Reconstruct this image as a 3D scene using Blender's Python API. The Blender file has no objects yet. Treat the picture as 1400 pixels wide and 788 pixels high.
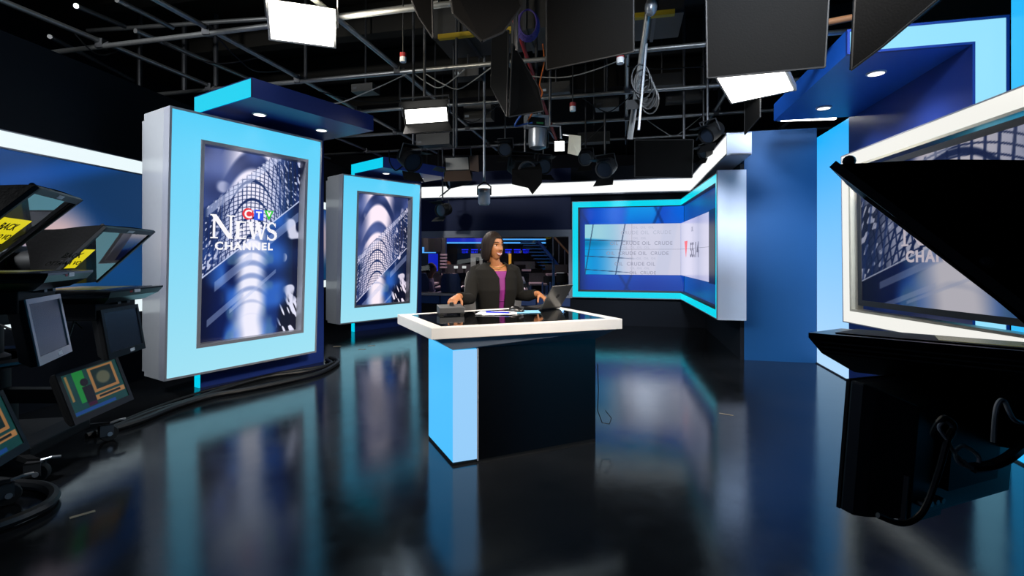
import bpy, math, random
import numpy as np
from mathutils import Vector, Matrix
random.seed(7)
SC = bpy.context.scene
COL = SC.collection
R = math.radians
V = Vector
# ------------------------------------------------------------------ camera, world, lights
CAMH, FPX, HZ = 1.2, 670.0, 350.0
cam_d = bpy.data.cameras.new('camera'); cam = bpy.data.objects.new('camera', cam_d); COL.objects.link(cam)
cam.location = (0, 0, CAMH); cam.rotation_euler = (R(90), 0, 0)
cam_d.sensor_width = 36.0; cam_d.lens = 36.0*FPX/1400.0; cam_d.shift_y = (HZ-394.0)/1400.0
cam_d.clip_start = 0.05; cam_d.clip_end = 100
SC.camera = cam
world = bpy.data.worlds.new('studio_dark'); SC.world = world; world.use_nodes = True
bg = world.node_tree.nodes['Background']; bg.inputs[0].default_value = (0.5, 0.6, 0.8, 1); bg.inputs[1].default_value = 0.004
SC.view_settings.view_transform = 'Standard'; SC.view_settings.look = 'None'
SC.view_settings.exposure = 0.0; SC.view_settings.gamma = 1.0; SC.view_settings.use_curve_mapping = False
try:
    SC.cycles.max_bounces = 8; SC.cycles.sample_clamp_indirect = 4.0; SC.cycles.use_denoising = True
    SC.cycles.caustics_reflective = False; SC.cycles.caustics_refractive = False
except Exception: pass

def light(name, kind, loc, aim, power, color, size=0.5, size_y=None, spread=None, spot=None, blend=0.5):
    d = bpy.data.lights.new(name, kind); o = bpy.data.objects.new(name, d); COL.objects.link(o)
    o.location = loc; d.energy = power; d.color = color
    q = (V(aim)-V(loc)).to_track_quat('-Z', 'Y'); o.rotation_euler = q.to_euler()
    if kind == 'AREA':
        d.shape = 'RECTANGLE'; d.size = size; d.size_y = size_y or size
        if spread: d.spread = spread
    else:
        d.shadow_soft_size = size
        if spot: d.spot_size = spot; d.spot_blend = blend
    return o
WARM = (1.0, 0.88, 0.74); NEUT = (1.0, 0.95, 0.9); COOL = (0.75, 0.86, 1.0)
ANCH = (-0.08, 3.75, 0.95)
light('key_softlight', 'AREA', (1.9, 1.0, 3.3), ANCH, 22, WARM, 0.9, 0.5, R(50))
light('fill_softlight', 'AREA', (-1.6, 0.9, 3.3), ANCH, 12, WARM, 0.9, 0.5, R(50))
light('back_softlight', 'AREA', (-1.1, 5.0, 2.62), (-0.1, 3.8, 1.0), 12, NEUT, 0.46, 0.2, R(80))
light('side_softlight', 'AREA', (1.95, 4.05, 2.56), (0.1, 3.6, 0.9), 14, NEUT, 0.5, 0.2, R(90))
light('wall_wash', 'AREA', (2.55, 4.4, 3.1), (3.0, 5.6, 1.4), 8, COOL, 0.5, 0.3, R(110))
light('added_left_fill', 'AREA', (-4.2, 1.2, 3.4), (-3.0, 4.4, 1.2), 85, (0.9, 0.95, 1.0), 0.8, 0.4, R(100))  # added unseen lamp that lifts the grey tower sides
light('added_front_fill', 'AREA', (0.6, 0.4, 3.5), (2.4, 5.5, 1.3), 34, COOL, 0.8, 0.4, R(45))  # added unseen lamp to brighten the white end panel of the video wall
light('added_ceiling_fill', 'AREA', (-1.65, 3.9, 3.1), (-1.5, 4.6, 4.6), 70, (1.0, 0.93, 0.75), 0.4, 0.3)  # added upward lamp lifting the ceiling, as spill from the top left softlight

# ------------------------------------------------------------------ materials
def lin(c):
    return tuple(((x/255.0)/12.92 if x/255.0 <= 0.04045 else ((x/255.0+0.055)/1.055)**2.4) for x in c)
def nodes(name):
    m = bpy.data.materials.new(name); m.use_nodes = True
    nt = m.node_tree; return m, nt, nt.nodes['Principled BSDF'], nt.nodes['Material Output']
def mat(name, c, rough=0.5, metal=0.0, spec=0.5, var=0.12, scale=18.0, bump=0.0, bscale=120.0, coat=0.0):
    m, nt, b, out = nodes(name)
    n = nt.nodes.new('ShaderNodeTexNoise'); n.inputs['Scale'].default_value = scale; n.inputs['Detail'].default_value = 4
    tc = nt.nodes.new('ShaderNodeTexCoord'); nt.links.new(tc.outputs['Object'], n.inputs['Vector'])
    mix = nt.nodes.new('ShaderNodeMix'); mix.data_type = 'RGBA'
    l = lin(c); mix.inputs['A'].default_value = (*[x*(1-var) for x in l], 1); mix.inputs['B'].default_value = (*[min(1, x*(1+var)) for x in l], 1)
    nt.links.new(n.outputs['Fac'], mix.inputs['Factor']); nt.links.new(mix.outputs['Result'], b.inputs['Base Color'])
    b.inputs['Roughness'].default_value = rough; b.inputs['Metallic'].default_value = metal
    b.inputs['Specular IOR Level'].default_value = spec; b.inputs['Coat Weight'].default_value = coat
    if bump:
        n2 = nt.nodes.new('ShaderNodeTexNoise'); n2.inputs['Scale'].default_value = bscale; n2.inputs['Detail'].default_value = 3
        nt.links.new(tc.outputs['Object'], n2.inputs['Vector'])
        bp = nt.nodes.new('ShaderNodeBump'); bp.inputs['Strength'].default_value = bump; bp.inputs['Distance'].default_value = 0.01
        nt.links.new(n2.outputs['Fac'], bp.inputs['Height']); nt.links.new(bp.outputs['Normal'], b.inputs['Normal'])
    return m
def glow(name, c, k=1.0, c2=None, axis=2, gloss=0.0):
    """light-emitting acrylic; optional colour change along one generated axis"""
    m, nt, b, out = nodes(name)
    b.inputs['Base Color'].default_value = (0.02, 0.02, 0.02, 1); b.inputs['Roughness'].default_value = 0.25
    b.inputs['Specular IOR Level'].default_value = 0.3
    b.inputs['Emission Strength'].default_value = k
    if c2 is None:
        b.inputs['Emission Color'].default_value = (*lin(c), 1)
    else:
        tc = nt.nodes.new('ShaderNodeTexCoord'); sp = nt.nodes.new('ShaderNodeSeparateXYZ')
        nt.links.new(tc.outputs['Generated'], sp.inputs[0])
        mix = nt.nodes.new('ShaderNodeMix'); mix.data_type = 'RGBA'
        mix.inputs['A'].default_value = (*lin(c), 1); mix.inputs['B'].default_value = (*lin(c2), 1)
        nt.links.new(sp.outputs[axis], mix.inputs['Factor']); nt.links.new(mix.outputs['Result'], b.inputs['Emission Color'])
    return m
def print_mat(name, k=1.0, rough=0.2):
    """backlit print or screen: colours stored per vertex"""
    m, nt, b, out = nodes(name)
    a = nt.nodes.new('ShaderNodeVertexColor'); a.layer_name = 'Col'
    b.inputs['Base Color'].default_value = (0.01, 0.01, 0.012, 1); b.inputs['Roughness'].default_value = rough
    b.inputs['Specular IOR Level'].default_value = 0.35
    nt.links.new(a.outputs['Color'], b.inputs['Emission Color']); b.inputs['Emission Strength'].default_value = k
    return m
def glass_mat(name, tint=(1, 1, 1), ior=1.5, rough=0.0):
    m, nt, b, out = nodes(name); nt.nodes.remove(b)
    tr = nt.nodes.new('ShaderNodeBsdfTransparent'); tr.inputs[0].default_value = (*tint, 1)
    gl = nt.nodes.new('ShaderNodeBsdfGlossy'); gl.inputs['Roughness'].default_value = rough
    fr = nt.nodes.new('ShaderNodeFresnel'); fr.inputs[0].default_value = ior
    mx = nt.nodes.new('ShaderNodeMixShader')
    nt.links.new(fr.outputs[0], mx.inputs[0]); nt.links.new(tr.outputs[0], mx.inputs[1]); nt.links.new(gl.outputs[0], mx.inputs[2])
    nt.links.new(mx.outputs[0], out.inputs[0]); return m
def floor_mat():
    m, nt, b, out = nodes('glossy_black_epoxy')
    tc = nt.nodes.new('ShaderNodeTexCoord')
    n1 = nt.nodes.new('ShaderNodeTexNoise'); n1.inputs['Scale'].default_value = 1.3; n1.inputs['Detail'].default_value = 8; n1.inputs['Roughness'].default_value = 0.65
    n2 = nt.nodes.new('ShaderNodeTexNoise'); n2.inputs['Scale'].default_value = 7; n2.inputs['Detail'].default_value = 10; n2.inputs['Roughness'].default_value = 0.75
    mp = nt.nodes.new('ShaderNodeMapping'); mp.inputs['Scale'].default_value = (1, 9, 1); mp.inputs['Rotation'].default_value = (0, 0, 0.9)
    n3 = nt.nodes.new('ShaderNodeTexNoise'); n3.inputs['Scale'].default_value = 14; n3.inputs['Detail'].default_value = 6
    for n in (n1, n2): nt.links.new(tc.outputs['Object'], n.inputs['Vector'])
    nt.links.new(tc.outputs['Object'], mp.inputs['Vector']); nt.links.new(mp.outputs['Vector'], n3.inputs['Vector'])
    cr = nt.nodes.new('ShaderNodeValToRGB'); cr.color_ramp.elements[0].position = 0.35; cr.color_ramp.elements[1].position = 0.75
    cr.color_ramp.elements[0].color = (0.006, 0.007, 0.008, 1); cr.color_ramp.elements[1].color = (0.017, 0.018, 0.020, 1)
    nt.links.new(n1.outputs['Fac'], cr.inputs[0])
    c3 = nt.nodes.new('ShaderNodeValToRGB'); c3.color_ramp.elements[0].position = 0.70; c3.color_ramp.elements[1].position = 0.82
    c3.color_ramp.elements[0].color = (0, 0, 0, 1); c3.color_ramp.elements[1].color = (0.022, 0.022, 0.022, 1)
    nt.links.new(n3.outputs['Fac'], c3.inputs[0])
    ad = nt.nodes.new('ShaderNodeMix'); ad.data_type = 'RGBA'; ad.blend_type = 'ADD'; ad.inputs['Factor'].default_value = 1
    nt.links.new(cr.outputs[0], ad.inputs['A']); nt.links.new(c3.outputs[0], ad.inputs['B'])
    nt.links.new(ad.outputs['Result'], b.inputs['Base Color'])
    mr = nt.nodes.new('ShaderNodeMapRange'); mr.inputs['From Min'].default_value = 0.3; mr.inputs['From Max'].default_value = 0.75
    mr.inputs['To Min'].default_value = 0.08; mr.inputs['To Max'].default_value = 0.18
    nt.links.new(n2.outputs['Fac'], mr.inputs[0]); nt.links.new(mr.outputs[0], b.inputs['Roughness'])
    b.inputs['Specular IOR Level'].default_value = 0.66; b.inputs['Specular Tint'].default_value = (0.34, 0.68, 1.0, 1)
    bp = nt.nodes.new('ShaderNodeBump'); bp.inputs['Strength'].default_value = 0.12; bp.inputs['Distance'].default_value = 0.004
    nt.links.new(n2.outputs['Fac'], bp.inputs['Height']); nt.links.new(bp.outputs['Normal'], b.inputs['Normal'])
    return m
M = dict(
    black=mat('black_paint', (14, 14, 15), 0.6, spec=0.3), blackgloss=mat('black_plastic', (12, 12, 14), 0.3),
    flag=mat('black_flag', (6, 6, 6), 0.8, spec=0.06, bump=0.1), cloth=mat('black_cloth', (9, 8, 8), 0.85, spec=0.15, bump=0.3, bscale=60),
    darkwall=mat('dark_wall', (20, 24, 32), 0.8, spec=0.2), navy=mat('navy_laminate', (34, 58, 138), 0.38, spec=0.4, var=0.05), navylit=mat('navy_laminate_lit', (26, 96, 200), 0.4, spec=0.4, var=0.05),
    navydark=mat('dark_navy_paint', (17, 34, 78), 0.55, spec=0.3, var=0.06), bluewall=mat('blue_wall_paint', (12, 76, 130), 0.5, spec=0.4, var=0.06, scale=2),
    monback=mat('monitor_back_plastic', (24, 32, 44), 0.4), grey=mat('grey_laminate', (160, 162, 166), 0.17, spec=0.5, var=0.04), trim=mat('brushed_aluminium', (158, 160, 170), 0.35, 0.15, var=0.06),
    greydark=mat('dark_grey_plastic', (60, 61, 64), 0.45), white=mat('white_laminate', (232, 230, 228), 0.3, var=0.03),
    whitegloss=mat('white_gloss_acrylic', (214, 222, 240), 0.14, var=0.02, coat=0.4), steel=mat('galvanised_pipe', (168, 168, 166), 0.38, 0.75, var=0.2, scale=30),
    steeldark=mat('dark_pipe', (80, 80, 82), 0.45, 0.6), silver=mat('silver_housing', (176, 178, 182), 0.35, 0.6), cream=mat('cream_reflector', (226, 218, 196), 0.4),
    rubber=mat('black_rubber', (18, 18, 18), 0.7), yellow=mat('yellow_paint', (190, 160, 30), 0.6), red=mat('red_paint', (160, 40, 40), 0.55), brown=mat('brown_barn_door', (70, 54, 44), 0.6),
    cable=mat('black_cable', (20, 20, 21), 0.5), bluecable=mat('blue_cable', (36, 84, 170), 0.5), orange=mat('orange_cable', (205, 100, 35), 0.5), purple_cable=mat('purple_cable', (80, 64, 140), 0.5),
    greycable=mat('grey_cable', (150, 150, 150), 0.5), paper=mat('white_paper', (235, 235, 238), 0.7, var=0.02), bluepaper=mat('pale_blue_paper', (120, 180, 215), 0.7), penblue=mat('blue_pen', (30, 50, 190), 0.35),
    deskglass=mat('black_desk_glass', (5, 6, 8), 0.05, spec=0.7, var=0.0), blackpanel=mat('black_gloss_panel', (6, 8, 12), 0.25, spec=0.25), tape=mat('pale_tape', (190, 176, 150), 0.7), sticker=mat('white_sticker', (215, 220, 225), 0.6),
    lcd=mat('dark_lcd', (36, 44, 58), 0.25, spec=0.5, var=0.05), alu=mat('laptop_aluminium', (96, 94, 90), 0.32, 0.7, var=0.05),
    skin=mat('warm_brown_skin', (152, 98, 60), 0.5, var=0.06), hair=mat('dark_brown_hair', (24, 15, 10), 0.6, spec=0.15, var=0.35, scale=60), jacket=mat('charcoal_wool', (19, 18, 16), 0.9, spec=0.15, var=0.15, scale=200, bump=0.25, bscale=500), dress=mat('magenta_fabric', (108, 4, 100), 0.7, var=0.06),
    lips=mat('pink_lips', (140, 62, 60), 0.4), teeth=mat('teeth_white', (196, 186, 176), 0.3), dark=mat('dark_iris', (20, 14, 12), 0.2), gold=mat('gold_chain', (200, 170, 100), 0.3, 0.8),
    under=mat('desk_underside', (120, 132, 150), 0.25), greyfabric=mat('grey_chair_fabric', (120, 118, 116), 0.85, spec=0.2, bump=0.2), lilac=mat('lilac_shirt', (128, 118, 160), 0.8), bluedesk=mat('blue_desk_panel', (26, 62, 120), 0.5), pinkdesk=mat('desk_surface', (170, 150, 160), 0.5), woodorange=mat('rust_pipe', (150, 100, 64), 0.5, 0.3),
    ceiling=mat('dark_ceiling', (58, 55, 50), 0.9, spec=0.1, var=0.3, scale=2), duct=mat('duct_metal', (62, 60, 57), 0.5, 0.4), concrete=mat('newsroom_wall', (40, 38, 44), 0.8),
    g_white=glow('white_light_band', (250, 252, 250), 1.05), g_cyan=glow('cyan_light_edge', (0, 208, 240), 1.0), g_frame=glow('cyan_frame_light', (0, 214, 238), 1.0),
    g_panel=glow('pale_cyan_light_panel', (160, 226, 244), 1.0, (86, 208, 250), 2), g_desk=glow('blue_lit_acrylic', (74, 190, 255), 1.0), g_desk2=glow('pale_blue_lit_acrylic', (150, 205, 250), 1.0),
    g_wall=glow('blue_lit_wall', (180, 220, 255), 1.0, (0, 176, 255), 2), g_edge=glow('pale_blue_light_edge', (150, 224, 252), 1.0), g_side=glow('azure_light_wall', (40, 185, 255), 1.0),
    g_cool=glow('cool_white_band', (236, 250, 253), 1.0), g_warm=glow('warm_white_frame_light', (244, 243, 236), 1.0), lampw=glow('bright_lamp', (255, 252, 244), 9.0), lampc=glow('lit_diffuser', (255, 250, 255), 3.5), down=glow('downlight_lens', (255, 246, 240), 2.5),
    led=glow('blue_led_strip', (80, 170, 255), 1.0), ledb=glow('deep_blue_led', (14, 34, 190), 0.9), ticker=glow('blue_ticker_text', (20, 40, 255), 1.1), paperlit=glow('lamplit_paper_glow', (255, 226, 236), 0.9), amber=glow('amber_light', (225, 160, 60), 0.8), pale=glow('pale_monitor_paper_glow', (220, 225, 225), 0.8), dim=glow('grey_lit_doorway', (120, 118, 116), 0.8),
    letter=glow('white_lettering', (250, 248, 252), 1.0), letterdim=glow('pale_lettering', (196, 186, 196), 0.85), inkgrey=glow('grey_lettering', (150, 152, 176), 0.9), inkpale=glow('pale_grey_lettering', (178, 182, 204), 0.95), inkdark=glow('dark_lettering', (70, 70, 100), 0.8),
    e_red=glow('red_emblem', (232, 52, 62), 1.0), e_blue=glow('blue_emblem', (40, 84, 232), 1.0), e_green=glow('green_emblem', (46, 200, 50), 1.0), seam=mat('dark_seam', (40, 46, 70), 0.5),
    screen=print_mat('display_image', 1.0), dimscreen=print_mat('off_axis_display_image', 0.62), graphic=print_mat('backlit_graphic', 0.9, 0.35),
    glass=glass_mat('window_glass'), pglass=glass_mat('prompter_glass', (0.7, 0.74, 0.78), 3.0), floor=floor_mat(),
)

# ------------------------------------------------------------------ mesh builder
def rootloc(o):
    while o is not None and o.parent is not None: o = o.parent
    return V(o.location) if o is not None else V((0, 0, 0))
class MB:
    def __init__(s, T=None): s.v = []; s.f = []; s.T = T or Matrix.Identity(4)
    def pts(s, ps):
        k = len(s.v); s.v += [s.T @ V(p) for p in ps]; return k
    def face(s, ps): k = s.pts(ps); s.f.append(tuple(range(k, k+len(ps)))); return s
    def hexa(s, c):
        k = s.pts(c)   # bottom 4 ccw, top 4 ccw
        for q in ((3, 2, 1, 0), (4, 5, 6, 7), (0, 1, 5, 4), (1, 2, 6, 5), (2, 3, 7, 6), (3, 0, 4, 7)): s.f.append(tuple(k+i for i in q))
        return s
    def box(s, x0, x1, y0, y1, z0, z1):
        return s.hexa([(x0, y0, z0), (x1, y0, z0), (x1, y1, z0), (x0, y1, z0), (x0, y0, z1), (x1, y0, z1), (x1, y1, z1), (x0, y1, z1)])
    def prism(s, poly, vec):
        n = len(poly); vec = V(vec); k = s.pts(poly); s.pts([V(p)+vec for p in poly])
        s.f.append(tuple(k+i for i in reversed(range(n)))); s.f.append(tuple(k+n+i for i in range(n)))
        for i in range(n): j = (i+1) % n; s.f.append((k+i, k+j, k+n+j, k+n+i))
        return s
    def ring(s, outer, inner, vec):
        n = len(outer); vec = V(vec); k = s.pts(outer); s.pts(inner); s.pts([V(p)+vec for p in outer]); s.pts([V(p)+vec for p in inner])
        for i in range(n):
            j = (i+1) % n
            s.f += [(k+j, k+i, k+n+i, k+n+j), (k+2*n+i, k+2*n+j, k+3*n+j, k+3*n+i), (k+i, k+j, k+2*n+j, k+2*n+i), (k+n+j, k+n+i, k+3*n+i, k+3*n+j)]
        return s
    def loft(s, rings, cap=True, closed=True):
        n = len(rings[0]); k0 = len(s.v)
        for r in rings: s.pts(r)
        for a in range(len(rings)-1):
            for i in range(n if closed else n-1):
                j = (i+1) % n; s.f.append((k0+a*n+i, k0+a*n+j, k0+(a+1)*n+j, k0+(a+1)*n+i))
        if cap:
            s.f.append(tuple(k0+i for i in reversed(range(n)))); e = k0+(len(rings)-1)*n; s.f.append(tuple(e+i for i in range(n)))
        return s
    def tube(s, path, r, n=8, cap=True):
        path = [V(p) for p in path]; m = len(path); rs = r if isinstance(r, (list, tuple)) else [r]*m
        rings = []; ref = None
        for i, p in enumerate(path):
            d = (path[min(i+1, m-1)]-path[max(i-1, 0)]).normalized()
            if ref is None: ref = d.orthogonal().normalized()
            ref = (ref-d*ref.dot(d)); ref = ref.normalized() if ref.length > 1e-6 else d.orthogonal().normalized()
            b = d.cross(ref)
            rings.append([p+(ref*math.cos(2*math.pi*j/n)+b*math.sin(2*math.pi*j/n))*rs[i] for j in range(n)])
        return s.loft(rings, cap)
    def cyl(s, a, b, r, r2=None, n=16): return s.tube([a, b], [r, r if r2 is None else r2], n)
    def lathe(s, prof, c=(0, 0, 0), n=20, axis='z'):
        rings = []
        for r, z in prof:
            ring = []
            for j in range(n):
                x, y = r*math.cos(2*math.pi*j/n), r*math.sin(2*math.pi*j/n)
                ring.append(V(c)+V((x, y, z) if axis == 'z' else ((z, x, y) if axis == 'x' else (y, z, x))))
            rings.append(ring)
        return s.loft(rings)
    def ball(s, c, r, n=12, m=8):
        rx, ry, rz = r if isinstance(r, (tuple, list)) else (r, r, r)
        return s.loft([[(c[0]+rx*math.sin(t)*math.cos(2*math.pi*j/n), c[1]+ry*math.sin(t)*math.sin(2*math.pi*j/n), c[2]-rz*math.cos(t)) for j in range(n)] for t in [math.pi*(0.02+0.96*i/m) for i in range(m+1)]])
    def build(s, name, m, parent=None, smooth=False, bevel=0.0, mods=None):
        me = bpy.data.meshes.new(name)
        if parent is not None: loc = rootloc(parent)
        else:
            xs = [p.x for p in s.v]; ys = [p.y for p in s.v]; zs = [p.z for p in s.v]
            loc = V(((min(xs)+max(xs))/2, (min(ys)+max(ys))/2, min(zs)))
        me.from_pydata([tuple(p-loc) for p in s.v], [], s.f); me.update()
        import bmesh
        bm = bmesh.new(); bm.from_mesh(me); bmesh.ops.recalc_face_normals(bm, faces=bm.faces)
        if bevel: bmesh.ops.bevel(bm, geom=[e for e in bm.edges if e.calc_face_angle(0) > 0.5], offset=bevel, segments=2, profile=0.6, affect='EDGES', clamp_overlap=True)
        bm.to_mesh(me); bm.free()
        if smooth:
            me.polygons.foreach_set('use_smooth', [True]*len(me.polygons))
            if smooth == 'auto':
                try: me.set_sharp_from_angle(angle=R(40))
                except Exception: pass
        o = bpy.data.objects.new(name, me); COL.objects.link(o); me.materials.append(m)
        if parent is not None: o.parent = parent
        else: o.location = loc
        return o
def tag(o, label=None, cat=None, group=None, kind=None):
    for k, x in (('label', label), ('category', cat), ('group', group), ('kind', kind)):
        if x: o[k] = x
    return o
def thing(name, loc, label, cat, group=None):
    o = bpy.data.objects.new(name, None); COL.objects.link(o); o.location = loc; o.empty_display_size = 0.1
    return tag(o, label, cat, group)
def struct(o): o['kind'] = 'structure'; return o
def kids(o): return [c for c in COL.objects if c.parent == o]
def copy_tree(o, parent=None, loc=None, label=None):
    c = o.copy(); COL.objects.link(c); c.parent = parent
    if loc is not None: c.location = loc
    if label: c['label'] = label
    for ch in kids(o): copy_tree(ch, c)
    return c
def P(px, py, Y): return V(((px-700)/FPX*Y, Y, CAMH-(py-HZ)/FPX*Y))
def frame(o, ux, z=0.0):
    ux = V((ux[0], ux[1], 0)).normalized(); uy = V((-ux.y, ux.x, 0))
    return Matrix(((ux.x, uy.x, 0, o[0]), (ux.y, uy.y, 0, o[1]), (0, 0, 1, z), (0, 0, 0, 1)))
def aimed(loc, d, roll=0.0):
    """local -Y looks along d, local Z up"""
    d = V(d).normalized(); x = d.cross(V((0, 0, 1))); x = x.normalized() if x.length > 1e-4 else V((1, 0, 0)); z = x.cross(d)
    m = Matrix(((-x.x, -d.x, z.x, 0), (-x.y, -d.y, z.y, 0), (-x.z, -d.z, z.z, 0), (0, 0, 0, 1)))
    m = m @ Matrix.Rotation(roll, 4, 'Y'); m.translation = V(loc); return m
def paint(name, pf, nx, ny, cf, m, parent):
    """flat printed picture / screen: pf(s,t)->point, cf(S,T)->sRGB colours"""
    s = np.linspace(0, 1, nx); t = np.linspace(0, 1, ny); S, Tt = np.meshgrid(s, t)
    o0 = V(pf(0, 0)); a = V(pf(1, 0))-o0; b = V(pf(0, 1))-o0
    loc = rootloc(parent)
    co = np.array(o0-loc)[None]+S.reshape(-1, 1)*np.array(a)[None]+Tt.reshape(-1, 1)*np.array(b)[None]
    idx = np.arange(nx*ny).reshape(ny, nx); q = np.stack([idx[:-1, :-1], idx[:-1, 1:], idx[1:, 1:], idx[1:, :-1]], -1).reshape(-1, 4)
    me = bpy.data.meshes.new(name); me.vertices.add(len(co)); me.vertices.foreach_set('co', co.ravel())
    me.loops.add(q.size); me.loops.foreach_set('vertex_index', q.ravel()); me.polygons.add(len(q))
    me.polygons.foreach_set('loop_start', np.arange(0, q.size, 4)); me.update(); me.validate()
    c = np.clip(cf(S, Tt).reshape(-1, 3)/255.0, 0, 1); c = np.where(c <= 0.04045, c/12.92, ((c+0.055)/1.055)**2.4)
    at = me.color_attributes.new('Col', 'FLOAT_COLOR', 'POINT'); at.data.foreach_set('color', np.concatenate([c, np.ones((len(c), 1))], 1).astype(np.float32).ravel())
    me.materials.append(m); o = bpy.data.objects.new(name, me); COL.objects.link(o); o.parent = parent; return o
def text(body, size, o, xd, up, m, parent, name='lettering', fat=0.0, space=1.0, sx=1.0, align='CENTER', depth=0.0008):
    c = bpy.data.curves.new('txt', 'FONT'); c.body = body; c.size = size; c.align_x = align; c.space_character = space; c.offset = fat*size; c.extrude = depth; c.resolution_u = 3
    t = bpy.data.objects.new('txt', c); COL.objects.link(t); dg = bpy.context.evaluated_depsgraph_get()
    me = bpy.data.meshes.new_from_object(t.evaluated_get(dg)); bpy.data.objects.remove(t)
    xd = V(xd).normalized(); up = V(up).normalized(); n = xd.cross(up); loc = V(o)-rootloc(parent)
    for v in me.vertices: p = v.co; v.co = loc+xd*(p.x*sx)+up*p.y+n*p.z
    me.materials.clear(); me.materials.append(m); ob = bpy.data.objects.new(name, me); COL.objects.link(ob); ob.parent = parent; return ob
# noise helper for the pictures on the screens
_rng = np.random.RandomState(3); _NG = _rng.rand(64, 64)
def vnoise(x, y):
    xi = np.floor(x).astype(int); yi = np.floor(y).astype(int); fx = x-xi; fy = y-yi; fx = fx*fx*(3-2*fx); fy = fy*fy*(3-2*fy)
    g = lambda a, b: _NG[a % 64, b % 64]
    return (g(xi, yi)*(1-fx)+g(xi+1, yi)*fx)*(1-fy)+(g(xi, yi+1)*(1-fx)+g(xi+1, yi+1)*fx)*fy
def sm(a, b, x): t = np.clip((x-a)/(b-a), 0, 1); return t*t*(3-2*t)
def mixc(c0, c1, f): return np.asarray(c0, float)*(1-f[..., None])+np.asarray(c1, float)*f[..., None]
# ------------------------------------------------------------------ setting
U = V((0.974, -0.225, 0)); W2 = V((0.225, 0.974, 0)); KX = (2.79, 8.10)
TB = frame(KX, (0.974, -0.225))                      # room frame: x along the back wall, y away from the camera
def rb(x, y, z=0.0): return TB @ V((x, y, z))
struct(MB().box(-7, 7, -4, 20, -0.3, 0.0).build('floor', M['floor']))
struct(MB().box(-7, 7, -4, 20, 4.6, 4.7).build('ceiling', M['ceiling']))
struct(MB().box(-7.0, -6.9, -4, 20, 0.0, 4.6).build('wall_left', M['darkwall']))
struct(MB().box(6.9, 7.0, -4, 20, 0.0, 4.6).build('wall_right', M['darkwall']))
struct(MB().box(-6.9, 6.9, -4.1, -4.0, 0.0, 4.6).build('wall_rear', M['darkwall']))
struct(MB().box(-6.9, 6.9, 17.0, 17.1, 0.0, 4.6).build('wall_newsroom', M['concrete']))
# back wall with the newsroom window
wb = struct(MB(TB).box(-6.6, -4.9, 0.12, 0.26, 0, 2.75).box(-4.9, -1.83, 0.12, 0.26, 0, 0.50).box(-4.9, -1.83, 0.12, 0.26, 1.66, 2.75).build('wall_back', M['navydark']))
struct(MB(TB).box(-1.829, 0.5, 0.12, 0.26, 0, 2.75).build('wall_alcove', M['darkwall']))
MB(TB).box(-4.9, -1.83, 0.10, 0.119, 0.02, 0.30).build('lower_panel', M['darkwall'], wb)
for k in range(5): MB(TB).box(-4.86+k*0.61, -4.28+k*0.61, 0.09, 0.119, 0.31, 0.49).build('sill_panel', M['bluedesk'], wb)
wn = struct(MB(TB).ring([(-4.95, 0.06, 0.46), (-1.80, 0.06, 0.46), (-1.80, 0.06, 1.66), (-4.95, 0.06, 1.66)], [(-4.87, 0.06, 0.50), (-1.86, 0.06, 0.50), (-1.86, 0.06, 1.54), (-4.87, 0.06, 1.54)], (0, 0.26, 0)).build('window_1', M['trim']))
tl = 0.036
MB(TB).hexa([(-4.87, 0.22, 0.5), (-1.86, 0.19, 0.5), (-1.86, 0.198, 0.5), (-4.87, 0.228, 0.5), (-4.87, 0.22-tl, 1.54), (-1.86, 0.19-tl, 1.54), (-1.86, 0.198-tl, 1.54), (-4.87, 0.228-tl, 1.54)]).build('pane', M['glass'], wn)
# upper white light band round the back corner
bt = thing('light_band', rb(0.15, 0, 2.26), 'long white light band along the back wall top, turning above the video wall', 'light')
MB(TB).box(-5.9, 0.15, -0.02, 0.12, 2.275, 2.475).build('diffuser', M['g_white'], bt)
MB(TB).box(0.15, 0.16, -2.98, -0.02, 2.275, 2.475).build('diffuser', M['g_white'], bt)
MB(TB).box(-5.9, 0.38, -0.03, 0.12, 2.255, 2.275).box(0.14, 0.38, -3.0, -0.03, 2.255, 2.275).box(-5.9, 0.38, -0.03, 0.12, 2.475, 2.49).box(0.14, 0.38, -3.0, -0.03, 2.475, 2.49).build('edge_trim', M['trim'], bt)
MB(TB).box(0.16, 0.38, -2.98, -0.02, 2.275, 2.475).build('casing', M['navydark'], bt)
MB(TB).box(0.145, 0.385, -3.0, -2.98, 2.255, 2.49).build('end_cap', M['whitegloss'], bt)
# dark core behind the video corner
struct(MB(TB).box(0.40, 0.44, -2.41, 0.12, 0, 2.26).build('wall_corner', M['darkwall']))
# right blue wall, lit wall beside it
struct(MB(TB).box(0.44, 1.19, -2.42, -2.30, 0, 2.63).build('wall_right_blue', M['bluewall']))
lw = tag(MB(TB).box(1.19, 1.27, -3.24, -2.425, 0.012, 2.52).build('lit_wall_panel', M['g_wall']), 'tall glowing blue wall panel between the plain blue wall and the right display', 'light panel')
MB(TB).box(1.18, 1.28, -3.24, -2.425, 0, 0.012).build('base_trim', M['steeldark'], lw)
lw2 = tag(MB(TB).box(1.33, 1.41, -7.2, -5.03, 0.012, 3.4).build('lit_wall_panel', M['g_side']), 'glowing azure wall at the far right edge of the picture, nearer than the right display', 'light panel')
MB(TB).box(1.32, 1.42, -7.2, -5.03, 0, 0.012).build('base_trim', M['steeldark'], lw2)
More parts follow.
